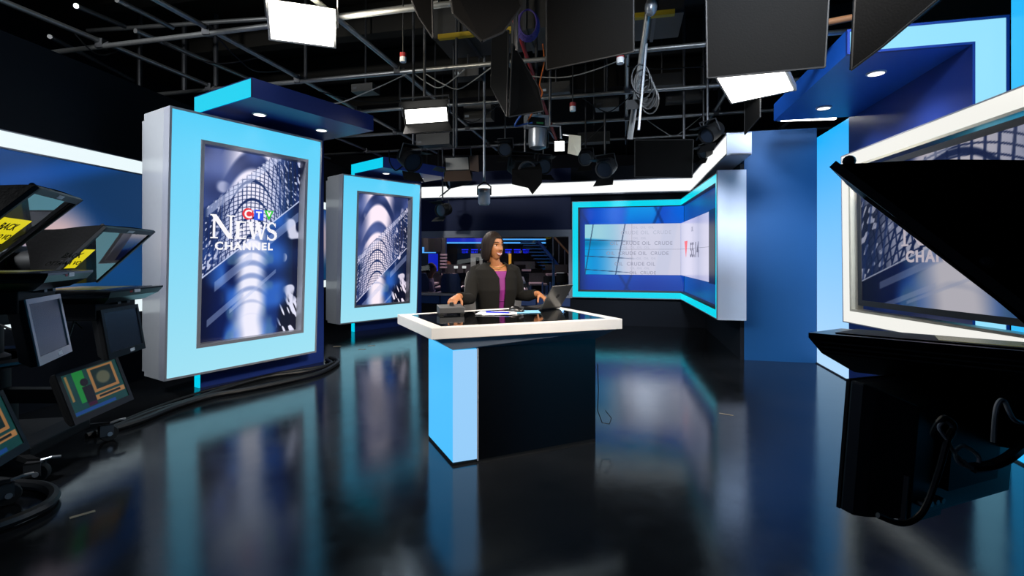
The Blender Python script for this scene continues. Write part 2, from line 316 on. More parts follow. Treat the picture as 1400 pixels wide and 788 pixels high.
# left set wall: backlit graphic between two white light strips
lx = lambda y: -3.2-0.106*(8.6-y)
TL = frame((lx(-1.0), -1.0), (0.106, 1.0))
ls = struct(MB(TL).box(0, 10.9, 0.0, 0.12, 0, 2.85).build('wall_left_set', M['darkwall']))
for z0 in (0.665, 1.995): MB(TL).box(0, 10.9, -0.02, -0.001, z0, z0+0.118).build('light_strip', M['g_cool'], ls)
MB(TL).box(0, 10.9, -0.024, -0.001, 0.783, 0.795).box(0, 10.9, -0.024, -0.001, 1.983, 1.995).box(0, 10.9, -0.024, -0.001, 2.113, 2.122).build('strip_trim', M['trim'], ls)
def bokeh(S, T):
    x = S*10.9; z = T*1.188
    n = vnoise(x*0.9+3, z*1.1+x*0.5); c = mixc((20, 56, 100), (24, 72, 142), sm(0.3, 0.8, n))
    c = mixc(c, (12, 66, 104), sm(0.62, 0.0, T)*0.55)
    for bx, bz, r, k in ((4.98, 0.50, 0.42, 0.95), (6.02, 0.60, 0.24, 0.6), (8.0, 0.6, 0.45, 0.8), (2.6, 0.7, 0.5, 0.8), (7.0, 0.35, 0.4, 0.6), (9.4, 0.7, 0.5, 0.7)):
        d = np.sqrt((x-bx)**2+(z-bz)**2)/r; c = mixc(c, (226, 192, 190), k*(1-sm(0.25, 1.1, d)))
    d = np.abs((z-0.95)-0.35*(x-4.6)); c = mixc(c, (26, 92, 190), 0.6*(1-sm(0.0, 0.16, d)))
    return c
paint('backlit_graphic', lambda s, t: TL @ V((s*10.9, -0.006, 0.795+t*1.188)), 240, 40, bokeh, M['graphic'], ls)

# ------------------------------------------------------------------ display pictures
def gallery(S, T, diag0, diag1, cx, tint, asp=1.78, top=(0.66, 0.50)):
    """glass-vaulted arcade: blurred vault at the top, sharp lattice in the middle, blurred floor below the diagonal"""
    y = T*asp; lift = S-cx; al = np.abs(lift); dl = T-(diag0+(diag1-diag0)*S)
    # sharp lattice vault
    sky = mixc((176, 184, 216), (250, 244, 250), 1-sm(0.03, 0.34, al))
    fan = lift/(1.0+0.35*T); gx = np.abs(((fan*30+0.5) % 1)-0.5); gy = np.abs(((y*26+lift*lift*34) % 1)-0.5)
    c = mixc(sky, (24, 44, 96), np.maximum(sm(0.34, 0.42, gx), sm(0.35, 0.43, gy))*0.9)
    side = sm(0.20, 0.40, al+0.06*(vnoise(S*6, y*7)-0.5))
    fl = vnoise(S*70+y*30*np.sign(lift), y*34); dark = mixc((8, 16, 44), (30, 62, 126), vnoise(S*9, y*5))
    c = mixc(c, mixc(dark, (224, 226, 244), sm(0.66, 0.76, fl)*0.9), side*0.92)
    for k in range(9):
        tp = (diag0*0.5+0.90-0.10*k)*asp; cur = tp-(2.4+0.6*k)*lift*lift-6*al**3
        c = mixc(c, (14, 36, 88), (1-sm(0.008, 0.020, np.abs(y-cur)))*0.95)
    for k in range(5): c = mixc(c, (18, 44, 104), (1-sm(0.004, 0.009, np.abs(al-0.26-0.05*k-0.10*(1-T))))*0.7)
    # blurred vault at the top
    arch = 0.5+0.5*np.sin((y*6.2+lift*lift*24)*2.2); u = mixc((20, 34, 80), (84, 104, 164), vnoise(S*6+4, y*5))
    u = mixc(u, (250, 242, 250), (1-sm(0.12, 0.34, al+0.05*(vnoise(S*5, y*5)-0.5)))*sm(0.12, 0.55, arch))
    u = mixc(u, (222, 222, 240), sm(0.62, 0.8, vnoise(S*9+2, y*7+5))*sm(0.2, 0.3, al)*0.7)
    # blurred floor below the diagonal
    b = mixc((8, 26, 78), (44, 98, 186), sm(0.25, 0.8, vnoise(S*6+1, y*5))); b = mixc(b, (6, 12, 38), sm(0.26, 0.46, al)*0.75)
    b = mixc(b, (96, 132, 150), 0.5*sm(0.5, 0.8, vnoise(S*10, y*8))*sm(0.08, 0.16, al)*(1-sm(0.2, 0.32, al)))
    col = 1-sm(0.05, 0.20, al+0.04*(vnoise(S*7, y*6)-0.5)); arc = 0.5+0.5*np.sin((y*10+lift*lift*30)*5.0)
    b = mixc(b, mixc((150, 166, 206), (248, 244, 250), sm(0.0, 0.7, arc+0.8*sm(0.35, 0.0, T))), col)
    b = mixc(b, (236, 234, 246), sm(0.62, 0.76, vnoise(S*13+7, y*9+2))*sm(0.32, 0.40, lift)*0.9)
    b = mixc(b, mixc((10, 14, 36), (236, 234, 246), sm(0.5, 0.6, vnoise(S*46+y*20, y*9))), sm(0.26, 0.34, lift)*sm(0.20, 0.10, T-0.35*(S-0.8)))
    o = mixc(b, mixc(c, u, sm(-0.012, 0.012, T-top[0]-top[1]*S)), sm(-0.003, 0.003, dl))
    o = mixc(o, (214, 222, 246), (1-sm(0.002, 0.007, np.abs(dl)))*0.9)
    dt = T-top[0]-top[1]*S; o = mixc(o, (214, 218, 238), (1-sm(0.020, 0.026, np.abs(dt+0.03)))*0.55*sm(0.05, 0.1, S))
    for (d0, w, a0, a1) in ((-0.09, 0.03, 0.68, 0.99), (-0.10, 0.028, 0.16, 0.5), (-0.26, 0.02, 0.1, 0.42), (-0.3, 0.012, 0.3, 0.75)):
        o = mixc(o, (190, 202, 232), (1-sm(w*0.85, w, np.abs(dl-d0)))*sm(a0-0.01, a0, S)*(1-sm(a1, a1+0.01, S))*0.4)
    return o*np.asarray(tint)
def serif(ch):
    """strokes of a bold roman capital, unit cap height; list of quads"""
    q = []
    def bar(x0, y0, x1, y1, w0, w1=None):
        w1 = w0 if w1 is None else w1; q.append([(x0-w0/2, y0), (x0+w0/2, y0), (x1+w1/2, y1), (x1-w1/2, y1)])
    def hz(x0, x1, y, h): q.append([(x0, y), (x1, y), (x1, y+h), (x0, y+h)])
    if ch == 'N':
        bar(0.16, 0, 0.16, 1, 0.095); bar(0.13, 1, 0.85, 0, 0.22); bar(0.84, 0, 0.84, 1, 0.095)
        hz(0.02, 0.32, 0, 0.055); hz(0.68, 1.0, 0.945, 0.055); hz(0.0, 0.2, 0.945, 0.055); return q, 1.0
    if ch == 'E':
        bar(0.2, 0, 0.2, 1, 0.2); hz(0.04, 0.68, 0, 0.08); hz(0.04, 0.66, 0.92, 0.08); hz(0.2, 0.54, 0.47, 0.08)
        bar(0.65, 0, 0.68, 0.2, 0.05); bar(0.62, 1, 0.62, 0.8, 0.05); bar(0.53, 0.4, 0.53, 0.64, 0.04); return q, 0.74
    if ch == 'W':
        bar(0.16, 1, 0.40, 0, 0.22, 0.15); bar(0.62, 1, 0.40, 0, 0.09, 0.09); bar(0.60, 1, 0.84, 0, 0.22, 0.15); bar(1.08, 1, 0.84, 0, 0.09, 0.09)
        hz(0.0, 0.34, 0.945, 0.055); hz(0.45, 0.77, 0.945, 0.055); hz(0.94, 1.2, 0.945, 0.055); return q, 1.16
    pts = []
    for i in range(29):
        t = i/28; a = math.pi*(0.12+1.38*t*2) if t < 0.5 else 0
        if t <= 0.5: u = t*2; an = R(20+u*(250)); pts.append((0.31+0.22*math.cos(an), 0.75+0.235*math.sin(an)))
        else: u = (t-0.5)*2; an = R(90-u*250); pts.append((0.32+0.25*math.cos(an), 0.255+0.24*math.sin(an)))
    for i in range(28):
        (xa, ya), (xb, yb) = pts[i], pts[i+1]; dx, dy = xb-xa, yb-ya; l = math.hypot(dx, dy) or 1e-6
        w = 0.045+0.06*math.exp(-((i-14)/7.0)**2); nx_, ny_ = -dy/l*w, dx/l*w; q.append([(xa+nx_, ya+ny_), (xa-nx_, ya-ny_), (xb-nx_, yb-ny_), (xb+nx_, yb+ny_)])
    bar(0.53, 0.98, 0.53, 0.74, 0.03); bar(0.07, 0.0, 0.07, 0.28, 0.03); return q, 0.6
def logo(parent, o, xd, up, Wd, mt, emblem=True, lift=0.002):
    xd = V(xd).normalized(); up = V(up).normalized(); n = xd.cross(up); o = V(o)+n*lift
    pt = lambda x, y, k=0.0: o+xd*(x*Wd)+up*(y*Wd)+n*k
    x = -0.5
    for ch, h in (('N', 0.345), ('E', 0.268), ('W', 0.268), ('S', 0.276)):
        q, adv = serif(ch); b = MB()
        for i, f in enumerate(q): b.prism([pt(x+px*h, py*h-(0.005 if ch == 'S' else 0), i*1e-5) for px, py in f], n*0.0006)
        b.build('letter', mt, parent); x += adv*h-0.004
    text('CHANNEL', 0.158*Wd, pt(0.01, -0.160), xd, up, mt, parent, 'lettering', fat=0.034, space=1.2, sx=1.06)
    if emblem:
        c = [(0.045+0.088*math.cos(R(t)), 0.385+0.088*math.sin(R(t))) for t in range(0, 360, 12)]
        e = MB().prism([pt(*p) for p in c], n*0.0006).build('round_emblem', M['e_red'], parent)
        text('C', 0.17*Wd, pt(0.045, 0.327, 0.0016), xd, up, M['letter'], parent, 'letter', fat=0.03)
        MB().prism([pt(0.138, 0.30), pt(0.288, 0.30), pt(0.288, 0.46), pt(0.138, 0.46)], n*0.0006).build('square_emblem', M['e_blue'], parent)
        text('T', 0.15*Wd, pt(0.213, 0.327, 0.0016), xd, up, M['letter'], parent, 'letter', fat=0.03)
        MB().prism([pt(0.298, 0.46), pt(0.376, 0.30), pt(0.456, 0.46)], n*0.0006).build('triangle_emblem', M['e_green'], parent)
        text('v', 0.15*Wd, pt(0.377, 0.372, 0.0016), xd, up, M['letter'], parent, 'letter', fat=0.03)

# ------------------------------------------------------------------ the two light-box display towers
def tower(o, ux, label, canopy, pic, with_logo):
    t = thing('display_tower', (o[0], o[1], 0), label, 'display', 'display towers on the left'); T = frame(o, ux)
    ZB, H, LX0, LX1, TILT = 0.173, 2.24, -0.376, 1.055, 0.10
    wing = MB(T).box(0.012, 1.32, 0.0, 0.09, 0, 2.66).build('wing_wall', M['navy'], t)
    MB(T).box(0.012, 1.30, -canopy, 0.0, 2.50, 2.66).build('canopy', M['navy'], t)
    MB(T).prism([(0.0, 0.085, 0.0), (0.0, 0.005, 0.0), (0.0, 0.005, 2.505), (0.0, -canopy+0.005, 2.505), (0.0, -canopy+0.005, 2.65), (0.0, 0.085, 2.65)], (0.012, 0, 0)).build('edge_light', M['g_cyan'], t)
    MB(T).prism([(0.002, -canopy, 2.497), (0.002, -canopy, 2.66), (0.002, 0.09, 2.66), (0.002, 0.09, 0), (0.002, 0.085, 0), (0.002, 0.085, 2.651), (0.002, -canopy+0.005, 2.651), (0.002, -canopy+0.005, 2.497)], (0.01, 0, 0)).build('edge_trim', M['navydark'], t)
    for x in (0.32, 0.98):
        c = (x, -canopy*0.5, 2.494)
        d = MB(T).lathe([(0.062, 0.006), (0.062, 0.0), (0.05, -0.004), (0.05, 0.004)], c, 20).build('downlight', M['white'], t)
        MB(T).lathe([(0.049, 0.0), (0.049, -0.003)], c, 20).build('lens', M['down'], d)
        p = T @ V((x, -canopy*0.5, 2.47)); light('downlight_lamp', 'SPOT', p, (p.x, p.y, 0), 7, NEUT, 0.05, None, None, R(95), 0.8)
    def fp(x, h, d=0.0): return (x, -0.229-TILT*h/H+d, ZB+h)
    # housing: body wrapped round the near end of the wing, leaning forward at the top
    def lay(x0, x1, y1, e): return [(x0, y1, ZB+e), (x1, y1, ZB+e), (x1, y1, ZB+H-e), (x0, y1, ZB+H-e)]
    hb = MB(T)
    hb.hexa([fp(LX0, 0, 0.10), fp(LX1, 0, 0.10), (LX1, -0.004, ZB), (LX0, -0.004, ZB), fp(LX0, H, 0.10), fp(LX1, H, 0.10), (LX1, -0.004, ZB+H), (LX0, -0.004, ZB+H)])
    hb.box(LX0, -0.012, -0.004, 0.13, ZB, ZB+H)
    hb.build('housing', M['grey'], t)
    MB(T).box(LX0+0.012, -0.012, 0.13, 0.20, ZB+0.03, ZB+H-0.05).build('rear_housing', M['grey'], t)
    ox0, ox1, oh0, oh1 = LX0+0.27, LX0+1.24, 0.262, 1.985
    rect = lambda x0, x1, h0, h1, d: [fp(x0, h0, d), fp(x1, h0, d), fp(x1, h1, d), fp(x0, h1, d)]
    MB(T).ring(rect(LX0+0.018, LX1-0.018, 0.018, H-0.018, 0.004), rect(ox0-0.022, ox1+0.022, oh0-0.022, oh1+0.022, 0.004), (0, 0.024, 0)).build('light_panel', M['g_panel'], t)
    MB(T).ring(rect(LX0, LX1, 0, H, 0), rect(LX0+0.018, LX1-0.018, 0.018, H-0.018, 0), (0, 0.10, 0)).build('outer_trim', M['trim'], t)
    bz = MB(T).ring(rect(ox0-0.030, ox1+0.030, oh0-0.030, oh1+0.030, -0.003), rect(ox0, ox1, oh0, oh1, -0.003), (0, 0.10, 0)).build('screen_frame', M['trim'], t)
    # the recessed picture sits in the opening of a shallow black tray set just proud of the housing
    so = lambda s, tt: T @ V(fp(ox0+(ox1-ox0)*s, oh0+(oh1-oh0)*tt, 0.088))
    scn = paint('screen', so, 230, 410, pic, M['screen'], t)
    if with_logo:
        xd = T.to_3x3() @ V((1, 0, 0)); up = V(so(0, 1))-V(so(0, 0))
        logo(scn, so((0.356+0.65-0.325-0.27+0.0)/0.97*1.0 - 0.0, 0.535), xd, up, 0.62, M['letter'])
    return t
pic1 = lambda S, T: gallery(S, T, 0.31, 0.77, 0.50, (0.97, 0.98, 1.02))
pic2 = lambda S, T: gallery(S, T, 0.0, 0.52, 0.42, (1.02, 0.98, 1.0), top=(0.40, 0.52))
tower((-2.835, 4.44), (0.53, 0.848), 'tall glowing light-box tower beside the left cameras, showing lettering over a glass arcade', 0.83, pic1, True)
tower((-2.49, 7.73), (0.667, 0.745), 'smaller-looking light-box tower further back, showing an arcade picture with no lettering', 0.80, pic2, False)

# ------------------------------------------------------------------ video wall wrapped round the corner
vw = thing('video_wall', rb(0, 0, 0.478), 'cyan-framed video wall wrapping the back corner, showing oil price graphics', 'display')
TBA = TB @ Matrix.Rotation(R(2.6), 4, 'Z')
Z0, Z1, FB = 0.478, 2.143, 0.105; XL, YN = -1.796, -2.62
MB(TB).box(XL, 0, 0.06, 0.115, Z0, Z1).build('backing', M['navydark'], vw)
MB(TBA).box(0.07, 0.30, YN+0.02, 0.04, Z0+0.01, Z1-0.01).build('arm_body', M['darkwall'], vw)
MB(TB).box(XL+0.01, -0.0, 0.0, 0.06, Z1-FB, Z1-0.01).box(XL+0.01, 0, 0.0, 0.06, Z0+0.01, Z0+FB).box(XL+0.01, XL+FB, 0.0, 0.06, Z0+FB, Z1-FB).build('frame_light', M['g_frame'], vw)
MB(TBA).box(0.0, 0.07, YN+0.02, 0.0, Z1-FB, Z1-0.01).box(0.0, 0.07, YN+0.02, 0.0, Z0+0.01, Z0+FB).box(0, 0.07, YN+0.02, YN+0.10, Z0+FB, Z1-FB).build('frame_light', M['g_frame'], vw)
MB(TB).box(XL, 0, -0.004, 0.06, Z1-0.01, Z1).box(XL, 0, -0.004, 0.06, Z0, Z0+0.01).box(XL, XL+0.01, -0.004, 0.06, Z0, Z1).build('outer_trim', M['trim'], vw)
MB(TBA).box(-0.004, 0.3, YN, 0, Z1-0.01, Z1).box(-0.004, 0.3, YN, 0, Z0, Z0+0.01).build('outer_trim', M['trim'], vw)
MB(TB).box(XL+FB, 0, -0.004, 0.05, Z1-FB-0.012, Z1-FB).box(XL+FB, 0, -0.004, 0.05, Z0+FB, Z0+FB+0.03).box(XL+FB, XL+FB+0.03, -0.004, 0.05, Z0+FB, Z1-FB).build('inner_trim', M['greydark'], vw)
MB(TBA).box(-0.004, 0.06, YN+0.1, 0, Z1-FB-0.012, Z1-FB).box(-0.004, 0.06, YN+0.1, 0, Z0+FB, Z0+FB+0.03).build('inner_trim', M['greydark'], vw)
MB(TBA).box(0.0, 0.30, YN-0.012, YN+0.02, Z0, Z1+0.02).build('end_panel', M['whitegloss'], vw)
MB(TBA).box(-0.008, 0.0, YN-0.016, YN+0.02, Z0, Z1+0.02).build('corner_trim', M['trim'], vw)
AW = (TBA.to_3x3() @ V((0, -1, 0)))
def ab(x, y, z): return TBA @ V((x, y, z))
def bluegfx(S, T):
    c = mixc((8, 60, 190), (14, 112, 236), vnoise(S*3+2, T*2)); c = mixc(c, (8, 50, 150), sm(0.45, 0.0, T)*0.8)
    c = mixc(c, (16, 150, 240), (1-sm(0.1, 0.2, np.abs(S-0.62+0.1*(1-T))))*sm(0.6, 1.0, T)); c = mixc(c, (10, 44, 110), sm(0.12, 0.0, S)*0.9)
    for a, b_ in ((0.55, 0.35), (0.98, -0.35), (0.35, -0.5)): c = mixc(c, (8, 46, 120), (1-sm(0.006, 0.02, np.abs(S-a-b_*(T-0.3))))*0.7)
    return c
def bluegfx2(S, T): return mixc(mixc((10, 70, 150), (14, 96, 190), vnoise(S*4, T*3)), (10, 44, 100), S*0.55)
paint('graphic', lambda s, t: TB @ V((XL+FB+(-XL-FB+0.054)*s, 0.045, Z0+FB+(Z1-Z0-2*FB)*t)), 90, 70, bluegfx, M['graphic'], vw)
paint('graphic', lambda s, t: TBA @ V((0.055, -(-YN-0.1)*s, Z0+FB+(Z1-Z0-2*FB)*t)), 90, 70, bluegfx2, M['graphic'], vw)
SZ0, SZ1, SX0 = 0.878, 1.742, -1.575
def crude(S, T, f=1.0):
    c = mixc((0, 140, 215), (206, 206, 226), sm(0.02, 0.5, S)); c = mixc(c, (20, 175, 225), sm(0.14, 0.0, S)*0.5)
    c = mixc(c, (196, 226, 224), sm(0.70, 0.74, T+0.12*S)*sm(0.5, 0.12, S)*0.75); c = mixc(c, (0, 112, 160), (1-sm(0.0, 0.12, np.abs(T-0.62)))*sm(0.4, 0.05, S)*0.7)
    for a, b_ in ((0.69, -0.06), (0.37, -0.1), (0.10, -0.12)): c = mixc(c, (40, 60, 96), (1-sm(0.004, 0.011, np.abs(T-a-b_*S)))*sm(0.6, 0.3, S))
    for a, b_ in ((0.33, 0.1), (0.0, 0.09)): c = mixc(c, (40, 60, 96), (1-sm(0.003, 0.008, np.abs(S-a-b_*T+0.0)))*0.85)
    c = mixc(c, (188, 196, 222), (1-sm(0.05, 0.09, np.abs(S-0.8-0.1*T)))*0.4); return c*f
for i in range(2):
    for j in range(2):
        g = 0.0016; xa = SX0+(0.003-SX0)*(i*0.5); xb = SX0+(0.003-SX0)*(i*0.5+0.5); za = SZ0+(SZ1-SZ0)*j*0.5; zb = za+(SZ1-SZ0)*0.5
        paint('screen', lambda s, t: TB @ V((xa+g+(xb-xa-2*g)*s, 0.02, za+g+(zb-za-2*g)*t)), 90, 50, lambda S, T: crude(i*0.5+S*0.5, j*0.5+T*0.5), M['screen'], vw)
        ya = 0.018-2.19*i*0.5; yb = ya-2.19*0.5
        paint('screen', lambda s, t: TBA @ V((0.004, ya-g+(yb-ya+2*g)*s, za+g+(zb-za-2*g)*t)), 60, 50, lambda S, T: mixc((172, 174, 200), (206, 202, 222), np.abs(np.sin((i+S)*2.3))*0.9)*0.97, M['screen'], vw)
MB(TB).box(SX0, 0.0, 0.022, 0.042, SZ0, SZ1).build('screen_backing', M['seam'], vw)
MB(TBA).box(0.007, 0.052, -2.17, 0.02, SZ0, SZ1).build('screen_backing', M['seam'], vw)
MB(TBA).box(-0.004, 0.05, -2.51, -2.18, SZ0-0.01, SZ1+0.01).build('blank_screen', M['blackgloss'], vw)
rows = [(1.66, 0.055, 'OIL  OIL  OIL', 'inkpale', 0.06), (1.565, 0.085, 'CRUDE OIL  CRUDE', 'inkpale', 0.10), (1.48, 0.055, 'OIL  OIL', 'inkpale', 0.0), (1.385, 0.085, 'OIL  CRUDE OIL  CRUDE', 'inkgrey', 0.02), (1.325, 0.05, 'OIL  OIL  OIL  OIL', 'inkpale', -0.06), (1.215, 0.085, 'OIL  CRUDE OIL  CRUDE', 'inkgrey', -0.04), (1.14, 0.05, 'OIL  OIL  OIL  OIL', 'inkpale', 0.05), (1.035, 0.085, 'OIL  CRUDE OIL', 'inkgrey', -0.08), (0.975, 0.05, 'OIL  OIL  OIL', 'inkpale', 0.0), (0.89, 0.075, 'OIL  CRUDE', 'inkgrey', 0.05)]
for z, h, s_, mt, dx in rows: text(s_, h, rb(-0.66+dx, 0.0185, z), U, (0, 0, 1), M[mt], vw, 'lettering', fat=0.004, space=1.1)
text('OIL', 0.10, ab(0.0025, -1.02, 1.555), AW, (0, 0, 1), M['inkgrey'], vw, 'lettering', fat=0.01)
text('55.14', 0.30, ab(0.0025, -1.18, 1.185), AW, (0, 0, 1), M['inkdark'], vw, 'lettering', fat=0.012)
MB(TBA).prism([(0.003, -0.36, 1.43), (0.003, -0.62, 1.43), (0.003, -0.49, 1.18)], (-0.002, 0, 0)).build('price_triangle', M['e_red'], vw)

# ------------------------------------------------------------------ right display: wing, canopy and framed screen
rt = thing('canopied_wing', rb(1.18, -4.95, 0), 'dark blue wing wall with a canopy and glowing edge behind the framed right screen', 'set wall')
MB(TB).box(1.18, 1.37, -4.93, -3.25, 0, 2.66).build('wing_wall', M['navy'], rt)
MB(TB).box(0.50, 1.18, -4.93, -3.35, 2.50, 2.66).build('canopy', M['navylit'], rt)  # lighter copy of navy: bounce from the lit wall painted into its colour
MB(TB).prism([(1.195, -4.95, 0.0), (1.355, -4.95, 0.0), (1.355, -4.95, 2.645), (0.515, -4.95, 2.645), (0.515, -4.95, 2.515), (1.195, -4.95, 2.515)], (0, 0.02, 0)).build('edge_light', M['g_edge'], rt)
MB(TB).box(1.18, 1.195, -4.956, -4.93, 0, 2.515).box(1.355, 1.37, -4.956, -4.93, 0, 2.66).box(0.50, 1.355, -4.956, -4.93, 2.645, 2.66).box(0.50, 1.18, -4.956, -4.93, 2.50, 2.515).box(0.50, 0.515, -4.956, -4.93, 2.515, 2.645).build('edge_trim', M['navy'], rt)
for y, x in ((-3.72, 0.80), (-4.55, 0.84)):
    c = (x, y, 2.494); d = MB(TB).lathe([(0.062, 0.006), (0.062, 0.0), (0.05, -0.004), (0.05, 0.004)], c, 20).build('downlight', M['white'], rt)
    MB(TB).lathe([(0.049, 0.0), (0.049, -0.003)], c, 20).build('lens', M['down'], d)
    p = TB @ V((x, y, 2.47)); light('downlight_lamp', 'SPOT', p, (p.x, p.y, 0), 32, NEUT, 0.05, None, None, R(135), 0.9)
fo = V((2.76, 4.085, 0)); fd = V((-0.1, -0.995, 0)).normalized(); roll = 0.02
TS = Matrix.Translation((fo.x, fo.y, 0.649)) @ frame((0, 0), (fd.x, fd.y)) @ Matrix.Rotation(-roll, 4, 'Y')   # x towards the camera, y to the right (into the wall), z up
fr = thing('framed_screen', TS @ V((0, 0, 0)), 'large landscape screen in a white glowing frame at the right, partly behind the black hood', 'display')
q4 = lambda x0, x1, z0, z1, y: [(x0, y, z0), (x1, y, z0), (x1, y, z1), (x0, y, z1)]
MB(TS).ring(q4(0.008, 2.45, 0.008, 1.379, 0.0), q4(0.10, 2.36, 0.10, 1.275, 0.0), (0, 0.02, 0)).build('frame_light', M['g_warm'], fr)
MB(TS).ring(q4(0, 2.46, 0, 1.387, -0.004), q4(0.008, 2.45, 0.008, 1.379, -0.004), (0, 0.09, 0)).build('outer_trim', M['trim'], fr)
MB(TS).ring(q4(0.10, 2.36, 0.10, 1.275, -0.002), q4(0.125, 2.335, 0.118, 1.257, -0.002), (0, 0.09, 0)).build('inner_trim', M['cream'], fr)
tv = MB(TS).box(0.27, 2.14, -0.02, 0.05, 0.165, 1.215).build('screen_case', M['blackgloss'], fr)
MB(TS).ring(q4(0.265, 2.145, 0.16, 1.22, -0.03), q4(0.305, 2.105, 0.20, 1.18, -0.03), (0, 0.02, 0)).build('bezel', M['greydark'], fr)
MB(TS).box(0.6, 0.75, 0.05, 0.20, 0.3, 1.1).box(1.0, 1.1, 0.05, 0.17, 0.3, 1.1).build('bracket', M['black'], fr)
pic3 = lambda S, T: gallery(S*0.9+0.05, T, 0.12, 0.80, 0.5, (0.86, 0.86, 0.88), asp=0.62, top=(0.75, 0.6))
so = lambda s, t: TS @ V((0.305+1.8*s, -0.023, 0.20+0.98*t))
sc3 = paint('screen', so, 300, 164, pic3, M['dimscreen'], fr)
logo(sc3, TS @ V((1.08, -0.023, 0.60)), TS.to_3x3() @ V((1, 0, 0)), TS.to_3x3() @ V((0, 0, 1)), 0.66, M['letterdim'], emblem=True)
# ------------------------------------------------------------------ anchor desk
FL, FR, BR, BL = V((-0.445, 2.707, 0)), V((0.702, 3.116, 0)), V((0.325, 3.95, 0)), V((-0.783, 3.35, 0))
def quad_in(d, z, q=(FL, FR, BR, BL)):
    q = [V((p.x, p.y, 0)) for p in q]; n = len(q); ed = []
    for i in range(n):
        a, b = q[i], q[(i+1) % n]; t = (b-a).normalized(); nn = V((-t.y, t.x, 0)); ed.append((a+nn*(d[i] if isinstance(d, (list, tuple)) else d), t))
    o = []
    for i in range(n):
        (p, r), (q_, s) = ed[i-1], ed[i]; den = r.x*s.y-r.y*s.x; u = ((q_.x-p.x)*s.y-(q_.y-p.y)*s.x)/den; o.append(V((p.x+r.x*u, p.y+r.y*u, z)))
    return o
dk = thing('news_desk', (-0.05, 3.25, 0), 'white-rimmed anchor desk with black glass top and glowing blue corner pedestal', 'desk')
rim = MB().ring(quad_in(0, 0.735), quad_in([0.055, 0.075, 0.05, 0.075], 0.735), (0, 0, 0.065)).build('desktop_rim', M['white'], dk, bevel=0.004)
MB().prism(quad_in([0.055, 0.075, 0.05, 0.075], 0.745), (0, 0, 0.053)).build('glass_top', M['deskglass'], dk)
C0, CL, CM, CR = V((-0.338, 2.796, 0)), V((-0.547, 3.216, 0)), V((-0.196, 2.851, 0)), V((0.541, 3.178, 0)); CB = CR+(CL-C0)
base4 = [C0, CR, CB, CL]
MB().loft([[V((p.x, p.y, 0.662)) for p in quad_in([0.0]*4, 0, base4)], [V((p.x, p.y, 0.735)) for p in quad_in(0.02, 0)]]).build('underside', M['under'], dk)
MB().prism([V((p.x, p.y, 0.015)) for p in (CM, CR, CB, CL+(CM-C0))], (0, 0, 0.647)).build('front_panel', M['blackpanel'], dk)
lit = MB(); ins = (CM-C0)
lit.prism([V((p.x, p.y, 0.02)) for p in (C0, CM-ins*0.06, CL+ins*0.94, CL)], (0, 0, 0.64)); lit.build('lit_pedestal', M['g_desk'], dk)
e = (CM-C0).normalized(); nrm = V((e.y, -e.x, 0))*0.003
MB().prism([V((p.x, p.y, 0.0205)) for p in (C0+nrm, CM-ins*0.06+nrm, CM-ins*0.06, C0)], (0, 0, 0.638)).build('lit_front', M['g_desk2'], dk)
MB().prism([V((p.x, p.y, 0.01)) for p in (CM-ins*0.06+nrm*2, CM+nrm*2, CM, CM-ins*0.06)], (0, 0, 0.652)).build('edge_strip', M['trim'], dk)
MB().prism([V((p.x, p.y, 0)) for p in (C0+nrm, CR, CB, CL)], (0, 0, 0.015)).build('plinth', M['black'], dk)
for z in (0.08, 0.36, 0.62):
    c = CM-ins*0.03+nrm*2+V((0, 0, z)); MB().cyl(c, c+nrm, 0.005, n=8).build('screw', M['silver'], dk)
c = CR+V((0.012, -0.01, 0))
tag(MB().tube([c+V((0.0, 0, 0.5)), c+V((0.006, 0, 0.33)), c+V((0.0, 0, 0.2)), c+V((0.03, 0, 0.12)), c+V((0.075, -0.01, 0.115)), c+V((0.09, 0, 0.15)), c+V((0.05, 0.0, 0.2))], 0.003, 6).build('thin_cable', M['cable']), 'thin black wire hanging loose at the right end of the desk', 'cable')

# things on the desk
ZT = 0.80
bx = thing('control_box', (-0.42, 3.36, ZT), 'black control box on the left end of the desk under her hand', 'control box')
TB2 = frame((-0.42, 3.36), (0.93, 0.30), ZT)
MB(TB2).hexa([(-0.085, -0.05, 0.012), (0.085, -0.05, 0.012), (0.085, 0.07, 0.012), (-0.085, 0.07, 0.012), (-0.085, -0.05, 0.05), (0.085, -0.05, 0.05), (0.085, 0.07, 0.062), (-0.085, 0.07, 0.062)]).build('case', M['greydark'], bx, bevel=0.003)
for x in (-0.07, 0.07): MB(TB2).box(x-0.012, x+0.012, -0.045, 0.06, 0.0, 0.012).build('foot', M['rubber'], bx)
MB(TB2).lathe([(0.017, 0), (0.015, 0.022), (0.005, 0.024)], (0.01, 0.02, 0.056), 14).build('knob', M['black'], bx, smooth='auto')
TP = frame((-0.08, 3.38), (0.96, 0.24), ZT)
shp = {'a': [(-0.14, -0.06), (0.10, -0.075), (0.14, 0.11), (-0.10, 0.13)], 'b': [(-0.18, -0.02), (0.06, -0.09), (0.13, 0.10), (-0.11, 0.15)]}
tag(MB(TP).prism([(x, y, 0.0008) for x, y in shp['a']], (0, 0, 0.0022)).build('paper_sheet', M['paper']), 'white script sheet lying under the top sheet on the desk', 'paper')
tag(MB(TP).prism([(x, y, 0.0032) for x, y in shp['b']], (0, 0, 0.0015)).build('paper_sheet', M['paper']), 'white script sheet on top of the others with the blue pen on it', 'paper')
TP2 = frame((0.10, 3.47), (0.96, 0.24), ZT)
